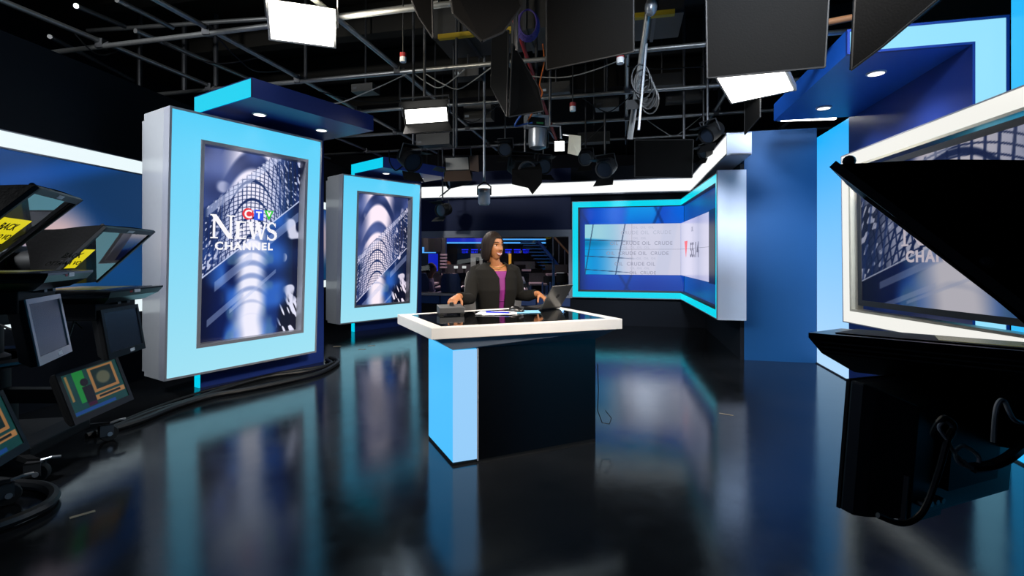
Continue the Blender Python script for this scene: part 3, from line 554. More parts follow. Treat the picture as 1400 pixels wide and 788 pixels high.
tag(MB(TP2).prism([(-0.13, -0.05, 0.0005), (0.09, -0.06, 0.0005), (0.12, 0.10, 0.0005), (-0.10, 0.11, 0.0005)], (0, 0, 0.0018)).build('blue_folder', M['bluepaper']), 'pale blue sheet under the computer mouse on the desk', 'paper')
pn = thing('pen', TP @ V((0.0, 0.01, 0.005)), 'blue ballpoint pen lying on the white papers', 'pen')
a, b = TP @ V((-0.06, 0.035, 0.010)), TP @ V((0.055, -0.03, 0.010)); dd = (b-a).normalized()
MB().cyl(a, b, 0.0052, n=10).build('barrel', M['penblue'], pn); MB().cyl(b, b+dd*0.02, 0.0046, 0.001, 10).build('tip', M['silver'], pn); MB().cyl(a-dd*0.035, a, 0.0058, n=10).build('cap', M['penblue'], pn)
ms = thing('computer_mouse', (0.03, 3.50, ZT), 'black computer mouse on the pale blue sheet beside the laptop', 'mouse')
TM = frame((0.03, 3.50), (0.9, -0.4), ZT+0.003)
sec = lambda x, w, h: [(x, w*math.cos(t), max(0.0, h*math.sin(t))) for t in [math.pi*i/10 for i in range(11)]]
MB(TM).loft([sec(-0.058, 0.012, 0.008), sec(-0.048, 0.028, 0.026), sec(-0.02, 0.034, 0.04), (sec(0.02, 0.033, 0.036)), sec(0.05, 0.027, 0.02), sec(0.06, 0.012, 0.008)]).build('body', M['blackgloss'], ms, smooth='auto')
MB(TM).cyl((0.032, -0.005, 0.033), (0.032, 0.005, 0.033), 0.008, n=12).build('scroll_wheel', M['greydark'], ms)
MB(TM).box(0.0, 0.058, -0.001, 0.001, 0.02, 0.034).build('button_seam', M['greydark'], ms)
# laptop, open, lid leaning towards the right
h0, h1 = V((0.205, 3.585, ZT)), V((0.372, 3.775, ZT)); lu = (h1-h0).normalized(); lv = V((-lu.y, lu.x, 0))     # lv points to the keyboard side
lp = thing('laptop', h0, 'open dark laptop on the right of the desk, its lid back towards the right', 'laptop')
LW = (h1-h0).length
bse = MB().prism([h0, h1, h1+lv*0.18, h0+lv*0.18], (0, 0, 0.016)).build('base', M['blackgloss'], lp, bevel=0.003)
for r_ in range(4):
    for k in range(9):
        o = h0+lu*(0.02+k*(LW-0.045)/9)+lv*(0.04+r_*0.026)+V((0, 0, 0.016)); w = (LW-0.045)/9-0.004
        MB().prism([o, o+lu*w, o+lu*w+lv*0.021, o+lv*0.021], (0, 0, 0.003)).build('key', M['greydark'], bse)
up = (V((0.082, -0.07, 0.165))).normalized()
o0 = h0+V((0, 0, 0.014)); o1 = h1+V((0, 0, 0.014)); nn = lu.cross(up)
lid = MB().prism([o0, o1, o1+up*0.205, o0+up*0.205], nn*0.008).build('lid', M['alu'], lp, bevel=0.003)
sgn = 1 if nn.dot(-lv) > 0 else -1
fi, ba = (nn*-0.001, nn*0.0085) if sgn > 0 else (nn*0.0085, nn*-0.001)
MB().prism([o0+lu*0.012+up*0.02+fi, o1-lu*0.012+up*0.02+fi, o1-lu*0.012+up*0.195+fi, o0+lu*0.012+up*0.195+fi], nn*0.0005).build('laptop_screen', M['lcd'], lid)
cx = (o0+o1)/2+up*0.11+ba
MB().prism([cx+lu*0.018*math.cos(t)+up*0.018*math.sin(t) for t in [math.pi*2*i/16 for i in range(16)]], nn*0.0008).build('round_mark', M['black'], lid)
MB().cyl(h0+lu*0.03+V((0, 0, 0.012)), h1-lu*0.03+V((0, 0, 0.012)), 0.008, n=10).build('hinge', M['black'], lp)

# ------------------------------------------------------------------ the presenter
PO = V((-0.14, 3.97, 0)); TPn = Matrix.Translation(PO)
pr = thing('person', PO, 'seated woman in a charcoal jacket and magenta top, smiling towards the laptop side', 'person')
def ell(c, ax, ay, rx, ry, n=24, sq=1.0):
    c, ax, ay = V(c), V(ax), V(ay); o = []
    for i in range(n):
        t = 2*math.pi*i/n; a, b = math.cos(t), math.sin(t); o.append(c+ax*(rx*math.copysign(abs(a)**sq, a))+ay*(ry*math.copysign(abs(b)**sq, b)))
    return o
def remesh(mb, name, m, parent, vox, smooth_it=3):
    me = bpy.data.meshes.new('tmp'); me.from_pydata([tuple(p) for p in mb.v], [], mb.f); me.update()
    import bmesh
    bm = bmesh.new(); bm.from_mesh(me); bmesh.ops.recalc_face_normals(bm, faces=bm.faces); bm.to_mesh(me); bm.free()
    o = bpy.data.objects.new('tmp', me); COL.objects.link(o)
    r = o.modifiers.new('r', 'REMESH'); r.mode = 'VOXEL'; r.voxel_size = vox; r.use_smooth_shade = True
    s = o.modifiers.new('s', 'SMOOTH'); s.iterations = smooth_it; s.factor = 0.5
    me2 = bpy.data.meshes.new_from_object(o.evaluated_get(bpy.context.evaluated_depsgraph_get())); bpy.data.objects.remove(o)
    me2.name = name; me2.materials.clear(); me2.materials.append(m); loc = rootloc(parent)
    me2.transform(Matrix.Translation(-loc)); me2.polygons.foreach_set('use_smooth', [True]*len(me2.polygons))
    ob = bpy.data.objects.new(name, me2); COL.objects.link(ob); ob.parent = parent; return ob
YAW = R(10); bxv = V((math.cos(YAW), math.sin(YAW), 0)); byv = V((-math.sin(YAW), math.cos(YAW), 0))
def torso(dr=0.0, z0=0.50, z1=1.10):
    prof = [(0.48, 0.175, 0.125, 0.0), (0.56, 0.178, 0.125, 0.0), (0.64, 0.160, 0.112, -0.01), (0.72, 0.138, 0.100, -0.02), (0.82, 0.145, 0.105, -0.025), (0.93, 0.160, 0.118, -0.03), (1.025, 0.165, 0.105, -0.02), (1.09, 0.155, 0.085, -0.005), (1.122, 0.115, 0.065, 0.008), (1.148, 0.068, 0.055, 0.008)]
    return [(z, rx+dr, ry+dr, yo) for z, rx, ry, yo in prof if z0 <= z <= z1]
body = MB(TPn)
body.loft([ell(byv*yo+V((0, 0, z)), bxv, byv, rx-0.016, ry-0.016, 20, 0.9) for z, rx, ry, yo in torso(0, 0.48, 1.16)])
HC = V((-0.012, -0.03, 1.275)); hf = V((math.sin(R(44)), -math.cos(R(44)), 0.0)); hs = V((hf.y, -hf.x, 0)); hs = -hs if hs.cross(V((0, 0, 1))).dot(hf) < 0 else hs; hu = V((0, 0, 1))
body.tube([(0.005, 0.01, 1.07), (0.0, 0.0, 1.12), (-0.012, -0.02, 1.17), (-0.014, -0.03, 1.24)], [0.072, 0.054, 0.050, 0.048], 16)
hd = []; NA, NB = 48, 36
gs = lambda x, z, x0, z0, sx, sz: math.exp(-((x-x0)/sx)**2-((z-z0)/sz)**2)
for i in range(NB+1):
    th = math.pi*(0.01+0.98*i/NB); ring = []
    for j in range(NA):
        ph = 2*math.pi*j/NA; x = 0.070*math.sin(th)*math.sin(ph); y = 0.090*math.sin(th)*math.cos(ph); z = 0.112*math.cos(th)
        if z < 0:
            k = (-z/0.112); x *= 1-0.30*k**1.6; y = y*(1-0.12*k) + (0.018*k if y > 0 else -0.0)
            if y < 0: y *= 1-0.35*k
        if y > 0.02:
            fm = min(1, (y-0.02)/0.05)
            y -= 0.006*gs(x, z, 0.0, -0.005, 0.06, 0.06)*fm
            y += fm*(0.024*gs(x, z, 0, -0.026, 0.013, 0.012)+0.014*gs(x, z, 0, -0.005, 0.009, 0.028)+0.005*gs(x, z, 0, -0.062, 0.026, 0.014)+0.008*gs(x, z, 0, -0.098, 0.02, 0.016)+0.005*(gs(x, z, 0.04, -0.03, 0.02, 0.02)+gs(x, z, -0.04, -0.03, 0.02, 0.02)))
            y -= fm*(0.009*(gs(x, z, 0.032, 0.008, 0.018, 0.012)+gs(x, z, -0.032, 0.008, 0.018, 0.012))+0.004*gs(x, z, 0, -0.046, 0.03, 0.007))
            y += fm*0.005*gs(x, z, 0, 0.028, 0.06, 0.012)
        ring.append(HC+hs*x+hf*y+hu*z)
    hd.append(ring)
body.loft(hd)
for sx in (-1, 1):
    c = HC+hs*(sx*0.072)-hf*0.008-hu*0.012; body.loft([ell(c+hs*(sx*t*0.01), hf, hu, r*0.018, r*0.03, 12) for t, r in ((-0.8, 0.9), (0, 1.0), (0.7, 0.85))])
def limb(mb, pts, rs, n=14): mb.tube(pts, rs, n)
SR, ER, WR = V((-0.138, 0.02, 1.085)), V((-0.176, -0.20, 0.878)), V((-0.250, -0.43, 0.905))
SL, EL, WL = V((0.138, 0.03, 1.085)), V((0.195, 0.03, 0.880)), V((0.350, -0.11, 0.900))
limb(body, [SR, (SR+ER)/2, ER, (ER+WR)/2, WR], [0.040, 0.036, 0.030, 0.028, 0.024]); limb(body, [SL, (SL+EL)/2, EL, (EL+WL)/2, WL], [0.040, 0.036, 0.030, 0.028, 0.024])
def hand(mb, Wp, d, up, curl, thumb_side, sc=1.0, spread=0.07):
    d = V(d).normalized(); up = V(up); up = (up-d*up.dot(d)).normalized(); sd = d.cross(up)*thumb_side
    mb.loft([ell(Wp+d*t*sc, sd, up, w*sc, h*sc, 14) for t, w, h in ((-0.02, 0.024, 0.019), (0.015, 0.028, 0.018), (0.05, 0.037, 0.016), (0.085, 0.038, 0.014), (0.095, 0.034, 0.011))])
    for k, (off, L) in enumerate(((0.030, 0.070), (0.0105, 0.080), (-0.0095, 0.074), (-0.029, 0.058))):
        p = Wp+(d*0.085+sd*off)*sc; dr = (d+sd*off*spread/0.03).normalized(); path = [p-dr*0.02*sc, p]; c = R(6)
        for s_, fr_ in ((0.45, curl), (0.31, curl*1.15), (0.24, curl*0.8)):
            c += R(fr_)*(1+0.08*k); p = p+(dr*math.cos(c)-up*math.sin(c))*(L*s_*sc); path.append(p)
        mb.tube(path, [0.0088*sc, 0.0088*sc, 0.0082*sc, 0.0074*sc, 0.0055*sc], 10)
    p = Wp+(d*0.025+sd*0.024)*sc; path = [Wp+(d*0.012+sd*0.01)*sc, p]
    for L, a, dn in ((0.036, 0.75, 0.35), (0.032, 0.45, 0.75), (0.024, 0.25, 0.9)):
        p = p+(d*(1-a*0.6)+sd*a-up*dn).normalized()*(L*sc); path.append(p)
    mb.tube(path, [0.013*sc, 0.0125*sc, 0.0105*sc, 0.009*sc, 0.0065*sc], 10)
hand(body, WR, (-0.30, -0.85, -0.22), (0.1, -0.2, 1), 30, -1, 0.95)
hand(body, WL, (0.50, -0.45, -0.36), (0.25, 0.05, 1), 26, 1, 0.92)
# seated legs
for sx in (-1, 1):
    hip, kn, an = V((sx*0.09, -0.02, 0.53)), V((sx*0.095, -0.40, 0.545)), V((sx*0.09, -0.34, 0.10))
    kn = V((sx*0.09-0.02, -0.22, 0.56)) if True else kn
    an = kn+V((0, 0.10, -0.46)); limb(body, [hip, (hip+kn)/2, kn, kn*0.6+an*0.4+V((0, 0.02, 0)), an], [0.085, 0.072, 0.052, 0.05, 0.032], 16)
    body.tube([an+V((0, 0.03, -0.03)), an+V((0, -0.05, -0.055)), an+V((0, -0.13, -0.07)), an+V((0, -0.17, -0.075))], [0.028, 0.032, 0.03, 0.016], 12)
bd = remesh(body, 'body', M['skin'], pr, 0.0045, 2)
for sx in (-1, 1):
    kn = V((sx*0.09-0.02, -0.22, 0.56)); an = kn+V((0, 0.10, -0.46))
    MB(TPn).tube([an+V((0, 0.04, -0.045)), an+V((0, -0.03, -0.066)), an+V((0, -0.12, -0.076)), an+V((0, -0.19, -0.08))], [0.03, 0.037, 0.036, 0.016], 14).build('shoe', M['blackgloss'], pr, smooth=True)
# dress: fitted top with a square neckline and a short skirt over the thighs
dr_ = MB(TPn); dr_.loft([ell(byv*yo+V((0, 0, z)), bxv, byv, rx-0.008, ry-0.008, 28, 0.9) for z, rx, ry, yo in torso(0, 0.48, 1.03)]+[ell(byv*-0.016+V((0, 0, 1.078)), bxv, byv, 0.150, 0.088, 28, 0.9)])
for sx in (-1, 1): dr_.tube([(sx*0.085, 0.02, 0.535), (sx*0.085-0.01, -0.12, 0.55), (sx*0.085-0.012, -0.2, 0.56)], [0.105, 0.092, 0.08], 16)
remesh(dr_, 'dress', M['dress'], pr, 0.006, 3)
MB(TPn).tube([ell(byv*-0.022+V((0, 0, 0.845)), bxv, byv, 0.143, 0.106, 28, 0.9)[i % 28] for i in range(29)], 0.004, 6).build('waist_seam', M['dress'], pr)
# jacket: open-fronted shell with sleeves
jk = MB(TPn); rings = []
for z, rx, ry, yo in torso(0.012, 0.63, 1.16):
    hw = R(9) if z < 1.03 else R(9+(z-1.03)*170); hw2 = R(7) if z < 1.03 else R(7+(z-1.03)*170)
    if z > 1.12: hw, hw2 = R(36), R(36)
    ctr = -math.pi/2+R(12); a0, a1 = ctr+hw, ctr+2*math.pi-hw2; outer, inner = [], []
    for i in range(41):
        t = a0+(a1-a0)*i/40; c_, s_ = math.cos(t), math.sin(t); c9, s9 = math.copysign(abs(c_)**0.9, c_), math.copysign(abs(s_)**0.9, s_)
        outer.append(byv*yo+V((0, 0, z))+bxv*(rx*c9)+byv*(ry*s9)); inner.append(byv*yo+V((0, 0, z))+bxv*((rx-0.014)*c9)+byv*((ry-0.014)*s9))
    rings.append(outer+inner[::-1])
jk.loft(rings)
jk.tube([SR+V((0.03, 0, 0.01)), SR+V((-0.012, -0.01, -0.01)), (SR+ER)/2+V((-0.012, 0, 0)), ER+V((-0.012, 0.01, -0.008)), (ER+WR)/2+V((0, 0, -0.012)), WR+V((0.008, 0.03, -0.004))], [0.05, 0.058, 0.054, 0.051, 0.046, 0.036], 18)
jk.tube([SL+V((-0.03, 0, 0.01)), SL+V((0.012, -0.01, -0.01)), (SL+EL)/2+V((0.012, 0, 0)), EL+V((0.008, 0.01, -0.008)), (EL+WL)/2+V((0, 0, -0.01)), WL+V((-0.02, 0.02, 0.0))], [0.05, 0.058, 0.054, 0.052, 0.046, 0.036], 18)
remesh(jk, 'jacket', M['jacket'], pr, 0.005, 2)
# face details
def onface(x, z, lift=0.0):
    k = max(0, -z/0.112); y = 0.090*math.sqrt(max(0.0, 1-(x/0.070)**2-(z/0.112)**2)); y = y*(1-0.12*k)+0.018*k
    y -= 0.006*gs(x, z, 0, -0.005, 0.06, 0.06)+0.009*(gs(x, z, 0.032, 0.008, 0.018, 0.012)+gs(x, z, -0.032, 0.008, 0.018, 0.012))
    y += 0.005*gs(x, z, 0, -0.062, 0.026, 0.014)-0.004*gs(x, z, 0, -0.046, 0.03, 0.007)+0.005*gs(x, z, 0, 0.028, 0.06, 0.012)
    return PO+HC+hs*x+hf*(y+lift)+hu*z
def blob(name, m, x, z, rx, rz, ry, lift, parent, n=14): 
    c = onface(x, z, lift); b = MB(); b.loft([[c+hs*(rx*math.sin(t)*math.cos(2*math.pi*j/n))+hu*(rz*math.sin(t)*math.sin(2*math.pi*j/n))-hf*(ry*math.cos(t)) for j in range(n)] for t in [math.pi*(0.03+0.94*i/8) for i in range(9)]]); return b.build(name, m, parent, smooth=True)
for sx in (-1, 1):
    ey = blob('eye', M['teeth'], sx*0.031, 0.008, 0.0115, 0.0048, 0.006, -0.002, pr); blob('iris', M['dark'], sx*0.031, 0.008, 0.0054, 0.005, 0.003, 0.0038, ey)
    MB().tube([onface(sx*(0.017+0.008*i), 0.0155+0.0015*math.sin(i*0.8), 0.001) for i in range(4)], [0.0012, 0.002, 0.002, 0.001], 6).build('eyelash', M['dark'], pr)
    MB().tube([onface(sx*(0.014+0.009*i), 0.030+0.004*math.sin(i*0.9), 0.0015) for i in range(5)], [0.0022, 0.003, 0.003, 0.0024, 0.001], 6).build('eyebrow', M['hair'], pr)
mw = [(-0.030, -0.049), (-0.015, -0.052), (0, -0.054), (0.015, -0.052), (0.030, -0.049)]
MB().tube([onface(x, z, 0.002) for x, z in mw], [0.0012, 0.0026, 0.0028, 0.0026, 0.0012], 8).build('upper_lip', M['lips'], pr, smooth=True)
MB().tube([onface(x, z-0.018*(1-(x/0.031)**2), 0.003) for x, z in mw], [0.0012, 0.0034, 0.0042, 0.0034, 0.0012], 8).build('lower_lip', M['lips'], pr, smooth=True)
MB().loft([[onface(x, -0.0535+0.003*abs(x)/0.026, 0.0035) for x in (-0.026, -0.013, 0, 0.013, 0.026)], [onface(x, -0.066+0.011*(x/0.026)**2, 0.004) for x in (-0.026, -0.013, 0, 0.013, 0.026)]], cap=False, closed=False).build('teeth', M['teeth'], pr)
# bobbed hair: outer and inner shell from the crown to the hem, open over the face
hr = []; NP, NZ = 64, 26
def hairpt(ph, u, inner):
    a = abs(ph); side = 1 if ph > 0 else -1         # ph = 0 forward; ph>0 is her left
    e1 = R(70 if side < 0 else 82); hem = -0.100 if a > e1 else (0.066 if a < R(26) else 0.066-0.166*((a-R(26))/(e1-R(26)))**(1.2 if side < 0 else 1.6))
    if side < 0 and R(60) < a < R(100): hem -= 0.015
    zc = 0.126; z = zc+(hem-zc)*u
    e = max(0.0, 1-((max(z, -0.005)+0.005)/0.131)**2)**0.5
    rx, ry = 0.084*e, 0.104*e
    k = max(0.0, -z)/0.115; flare = 1+0.10*k-0.30*k**3*(0.7 if a < R(120) else 1.0)
    wob = 1+0.018*math.sin(ph*17+u*2)+0.014*math.sin(ph*31+1.3)
    s_ = (0.80 if inner else 1.0)*flare*wob
    return PO+HC+hs*(rx*math.sin(ph)*s_)+hf*((ry*math.cos(ph)-0.008)*s_+(0.0))+hu*(z-(0.012 if inner else 0.0)*(1-u))
hb_ = MB(); phs = [-math.pi+2*math.pi*j/NP for j in range(NP)]
for i in range(NZ+1): hr.append([hairpt(p, 0.02+0.98*i/NZ, False) for p in phs])
for i in range(NZ, -1, -1): hr.append([hairpt(p, 0.02+0.98*i/NZ, True) for p in phs])
hb_.loft(hr).build('hair', M['hair'], pr, smooth=True)
ck = [(-0.052, -0.055, 1.13), (-0.03, -0.075, 1.115), (0.0, -0.09, 1.105), (0.035, -0.088, 1.105), (0.062, -0.066, 1.115), (0.075, -0.04, 1.13)]
MB(TPn).tube([V(p)+V((0.01, 0.0, 0.0)) for p in ck], 0.003, 6).build('necklace', M['gold'], pr)

# her chair
ch = thing('office_chair', (-0.14, 4.13, 0), 'grey fabric office chair the presenter sits on behind the desk', 'chair')
Tc = frame((-0.14, 4.10), (0.985, 0.17))
MB(Tc).loft([[(x*w, y, z) for x, y in ((-1, 0.13), (-0.8, 0.17), (0, 0.20), (0.8, 0.17), (1, 0.13), (1, 0.17), (0.8, 0.215), (0, 0.25), (-0.8, 0.215), (-1, 0.17))] for z, w in ((0.60, 0.20), (0.63, 0.235), (0.80, 0.25), (0.98, 0.245), (1.06, 0.225), (1.085, 0.18))]).build('backrest', M['greyfabric'], ch, smooth='auto', bevel=0.01)
MB(Tc).box(-0.24, 0.24, -0.26, 0.20, 0.40, 0.462).build('seat', M['greyfabric'], ch, bevel=0.02)
MB(Tc).tube([(0, 0.15, 0.40), (0, 0.24, 0.45), (0, 0.255, 0.62), (0, 0.25, 0.75)], 0.025, 10).build('back_support', M['black'], ch)
MB(Tc).cyl((0, -0.03, 0.10), (0, -0.03, 0.41), 0.03, n=14).build('gas_column', M['black'], ch)
for k in range(5):
    a = R(72*k+20); c, s = math.cos(a), math.sin(a); lg = MB(Tc).hexa([(-0.03*s, -0.03+0.03*c, 0.08), (0.03*s, -0.03-0.03*c, 0.08), (0.28*c+0.018*s, -0.03+0.28*s-0.018*c, 0.06), (0.28*c-0.018*s, -0.03+0.28*s+0.018*c, 0.06), (-0.03*s, -0.03+0.03*c, 0.12), (0.03*s, -0.03-0.03*c, 0.12), (0.28*c+0.018*s, -0.03+0.28*s-0.018*c, 0.085), (0.28*c-0.018*s, -0.03+0.28*s+0.018*c, 0.085)]).build('leg', M['black'], ch)
    MB(Tc).cyl((0.27*c-0.02*s, -0.03+0.27*s+0.02*c, 0.03), (0.27*c+0.02*s, -0.03+0.27*s-0.02*c, 0.03), 0.03, n=14).build('caster', M['rubber'], lg)
# ------------------------------------------------------------------ studio cameras with prompters
def monitor(parent, o, fwd, upv, w, h, depth, name, scr_mat, rim_mat, face=None, tagged=True, back=False, chin=0.03):
    """flat monitor: o = centre of the screen face, fwd = the way it faces"""
    f = V(fwd).normalized(); u = V(upv).normalized(); x = u.cross(f).normalized(); u = f.cross(x)
    pt = lambda a, b, c: V(o)+x*a+u*b+f*c
    m = MB(); m.loft([[pt(sx*w/2*k, sz*h/2*k-(chin/2 if sz < 0 else 0), c) for sx, sz in ((-1, -1), (1, -1), (1, 1), (-1, 1))] for c, k in ((-depth, 0.80), (-depth*0.45, 0.96), (-0.022, 1.0), (0.0, 1.0))])
    c_ = m.build(name, M['black'] if not back else M['monback'], parent, bevel=0.004)
    q = lambda e, c, e2=None: [pt(-w/2+e, -h/2+e, c), pt(w/2-e, -h/2+e, c), pt(w/2-e, h/2-e, c), pt(-w/2+e, h/2-e, c)]
    MB().ring([pt(-w/2, -h/2-chin/2, 0.0005), pt(w/2, -h/2-chin/2, 0.0005), pt(w/2, h/2, 0.0005), pt(-w/2, h/2, 0.0005)], q(0.022, 0.0005), f*0.006).build('bezel', rim_mat, c_)
    if scr_mat == 'green':
        paint('screen', lambda s, t: pt(-w/2+0.022+(w-0.044)*s, -h/2+0.022+(h-0.044)*t, 0.002), 110, 80, greenpic, M['dimscreen'], c_)
    else: MB().prism(q(0.022, 0.001), f*0.001).build('screen', scr_mat, c_)
    if tagged: MB().prism([pt(0.02, -h/2-0.006, 0.0068), pt(0.065, -h/2-0.006, 0.0068), pt(0.065, -h/2+0.012, 0.0068), pt(0.02, -h/2+0.012, 0.0068)], f*0.0006).build('sticker', M['sticker'], c_)
    return c_, pt
def greenpic(S, T):
    c = mixc((20, 60, 62), (22, 70, 66), vnoise(S*5, T*5)); box = lambda a, b, c_, d: (sm(a-0.008, a, S)*(1-sm(b, b+0.008, S))*sm(c_-0.01, c_, T)*(1-sm(d, d+0.01, T)))
    c = mixc(c, (30, 140, 60), box(0.18, 0.36, 0.25, 0.99)); c = mixc(c, (170, 120, 70), box(0.45, 0.92, 0.38, 0.97)); c = mixc(c, (20, 40, 40), box(0.5, 0.87, 0.44, 0.92))
    c = mixc(c, (150, 140, 104), (1-sm(0.10, 0.15, np.sqrt((S-0.68)**2+((T-0.68)*0.8)**2)))*0.55); c = mixc(c, (176, 126, 76), box(0.42, 0.98, 0.20, 0.31)); c = mixc(c, (24, 30, 28), box(0.5, 0.9, 0.235, 0.28))
    c = mixc(c, (24, 16, 30), 1-sm(0.065, 0.075, np.sqrt((S-0.33)**2+((T-0.70)*0.75)**2))); c = mixc(c, (22, 14, 26), box(0.27, 0.43, 0.2, 0.6)); c = mixc(c, (60, 10, 44), box(0.28, 0.42, 0.12, 0.2))
    c = mixc(c, (26, 70, 140), box(0.02, 0.75, 0.02, 0.09)); c = mixc(c, (150, 120, 70), box(0.05, 0.08, 0.35, 0.95)); return c
def studio_camera(o, a, zt, label, near=-1, lower=True, upper=True, writing='', mon_rim='blackgloss', base=True, tz=0.0, wrap=0.0, lowx=0.58, tk=0.0):
    t = thing('studio_camera', (o[0], o[1], 0), label, 'tv camera', 'studio cameras with prompters'); T = frame(o, a)
    zg = zt-0.325                                            # foot of the prompter glass
    if base:
        b_ = MB(T).loft([[(sx*0.42*k, sy*0.24*k, z) for sx, sy in ((-1, -1), (1, -1), (1, 1), (-1, 1))] for z, k in ((0.11, 1.0), (0.17, 1.0), (0.20, 0.8))]).build('pedestal_base', M['black'], t, bevel=0.01)
        for k, (cx_, cy_) in enumerate(((0.47, -0.29), (0.47, 0.29), (-0.47, -0.29), (-0.47, 0.29))):
            ar = MB(T).hexa([(cx_*0.6-0.03, cy_*0.6, 0.10), (cx_*0.6+0.03, cy_*0.6, 0.10), (cx_+0.03, cy_, 0.10), (cx_-0.03, cy_, 0.10), (cx_*0.6-0.03, cy_*0.6, 0.14), (cx_*0.6+0.03, cy_*0.6, 0.14), (cx_+0.03, cy_, 0.125), (cx_-0.03, cy_, 0.125)]).build('caster_arm', M['black'], t)
            ft = T @ V((cx_, cy_, 0)); TW = frame((ft.x, ft.y), (math.cos(0.5*k+0.4), math.sin(0.5*k+0.4)))
            MB(TW).lathe([(0.012, -0.022), (0.046, -0.022), (0.05, -0.012), (0.05, 0.012), (0.046, 0.022), (0.012, 0.022)], (0.02, 0, 0.05), 18, 'y').build('wheel', M['rubber'], ar, smooth='auto')
            MB(TW).box(-0.03, 0.04, -0.032, -0.025, 0.04, 0.112).box(-0.03, 0.04, 0.025, 0.032, 0.04, 0.112).box(-0.03, 0.04, -0.032, 0.032, 0.104, 0.112).build('fork', M['steeldark'], ar)
            MB(TW).cyl((0.02, -0.036, 0.05), (0.02, 0.036, 0.05), 0.014, n=10).build('hub', M['silver'], ar)
            MB(TW).tube([(0.03, 0, 0.112), (0.075, 0, 0.122), (0.11, 0.01, 0.118)], 0.008, 6).build('brake_lever', M['silver'], ar)
    MB(T).lathe([(0.16, 0.15), (0.16, 0.40), (0.13, 0.42), (0.13, zg-0.42), (0.10, zg-0.40), (0.10, zg-0.22)], (0, 0, 0), 22).build('pedestal_column', M['black'], t, smooth='auto')
    MB(T).lathe([(0.32, 0.0), (0.345, 0.015), (0.345, 0.03), (0.32, 0.045), (0.295, 0.03), (0.295, 0.015), (0.32, 0.0)], (0, 0, zg-0.45), 28).build('steering_ring', M['blackgloss'], t, smooth='auto')
    MB(T).box(-0.12, 0.12, -0.1, 0.1, zg-0.24, zg-0.12).build('pan_head', M['black'], t, bevel=0.015)
    MB(T).tube([(0.0, near*0.11, zg-0.17), (-0.12, near*0.16, zg-0.22), (-0.45, near*0.22, zg-0.32)], 0.014, 8).build('pan_handle', M['black'], t)
    MB(T).box(-0.30, 0.20, -0.085, 0.085, zg-0.10, zg+0.22).build('camera_body', M['blackgloss'], t, bevel=0.012)
    MB(T).lathe([(0.07, 0.20), (0.085, 0.24), (0.085, 0.34), (0.075, 0.36), (0.06, 0.36)], (0, 0, zg+0.11), 20, 'x').build('lens', M['black'], t, smooth='auto')
    MB(T).box(-0.26, -0.02, -0.11, 0.11, zg+0.23, zg+0.40).build('viewfinder', M['black'], t, bevel=0.01)
    MB(T).box(-0.1, 0.74, -0.06, -0.03, zg-0.12, zg-0.085).box(-0.1, 0.74, 0.03, 0.06, zg-0.12, zg-0.085).build('rail', M['steeldark'], t)
    # tray with its flat prompter screen
    MB(T).box(0.42, 0.70, -0.19, 0.19, zg-0.20, zg-0.10).build('electronics_box', M['black'], t, bevel=0.006)
    tr = MB(T).loft([[(x, y, z+tk*y) for x, y in ((0.36, -0.25-e), (0.80+e, -0.25-e), (0.80+e, 0.25+e), (0.36, 0.25+e))] for z, e in ((zg-0.105+tz, -0.05), (zg-0.07+tz, 0.0), (zg-0.04+tz, 0.02), (zg-0.03+tz, 0.02))]).build('prompter_tray', M['blackgloss'], t)
    sh_ = Matrix.Identity(4); sh_[2][1] = tk
    MB(T @ sh_).box(0.38, 0.78, -0.22, 0.22, zg-0.0295+tz, zg-0.027+tz).build('tray_screen', M['black' if tk else 'lcd'], tr)
    MB(T @ sh_).box(0.42, 0.70 if not tk else 0.62, -0.17, 0.17, zg-0.0268+tz, zg-0.0262+tz).build('script_glow', M['yellowglow'], tr)
    for q in range(3): MB(T @ sh_).box(0.38, 0.80, near*(0.262-0.004*q)-0.002, near*(0.262-0.004*q)+0.012, zg-0.048+tz-0.009*q, zg-0.045+tz-0.009*q).build('rubber_strip', M['greydark'], tr)
    if not tk: MB(T).prism([(0.8205, near*0.02-0.03, zg-0.052), (0.8205, near*0.02+0.03, zg-0.052), (0.8205, near*0.02+0.03, zg-0.034), (0.8205, near*0.02-0.03, zg-0.034)], (0.0015, 0, 0)).build('sticker', M['sticker'], tr)
    if not tk: MB(T).prism([(0.8205, near*0.08-0.012, zg-0.05), (0.8205, near*0.08+0.012, zg-0.05), (0.8205, near*0.08+0.012, zg-0.04), (0.8205, near*0.08-0.012, zg-0.04)], (0.0015, 0, 0)).build('switch', M['red'], tr)
    # glass in a thin frame, sloping up towards the presenter
    gp = lambda s, y, k=0.0: V((0.46+0.32*s+0.707*k, y, zg+0.325*s-0.707*k))
    MB(T).prism([gp(0, -0.22), gp(0, 0.22), gp(1, 0.235), gp(1, -0.235)], V((0.707, 0, -0.707))*0.004).build('prompter_glass', M['pglass'], t)
    fr_ = MB(T)
    for ya, yb in ((-0.235, -0.218), (0.218, 0.235)): fr_.prism([gp(0, ya, -0.006), gp(0, yb, -0.006), gp(1, yb*1.06, -0.006), gp(1, ya*1.06, -0.006)], V((0.707, 0, -0.707))*0.016)
    fr_.prism([gp(0.93, -0.245, -0.006), gp(0.93, 0.245, -0.006), gp(1, 0.25, -0.006), gp(1, -0.25, -0.006)], V((0.707, 0, -0.707))*0.016)
    gf = fr_.build('glass_frame', M['greydark'], t)
    MB(T).prism([gp(0.945, near*-0.0-0.03, 0.0105), gp(0.945, 0.03, 0.0105), gp(0.985, 0.03, 0.0105), gp(0.985, -0.03, 0.0105)], V((0.707, 0, -0.707))*0.001).build('sticker', M['sticker'], gf)
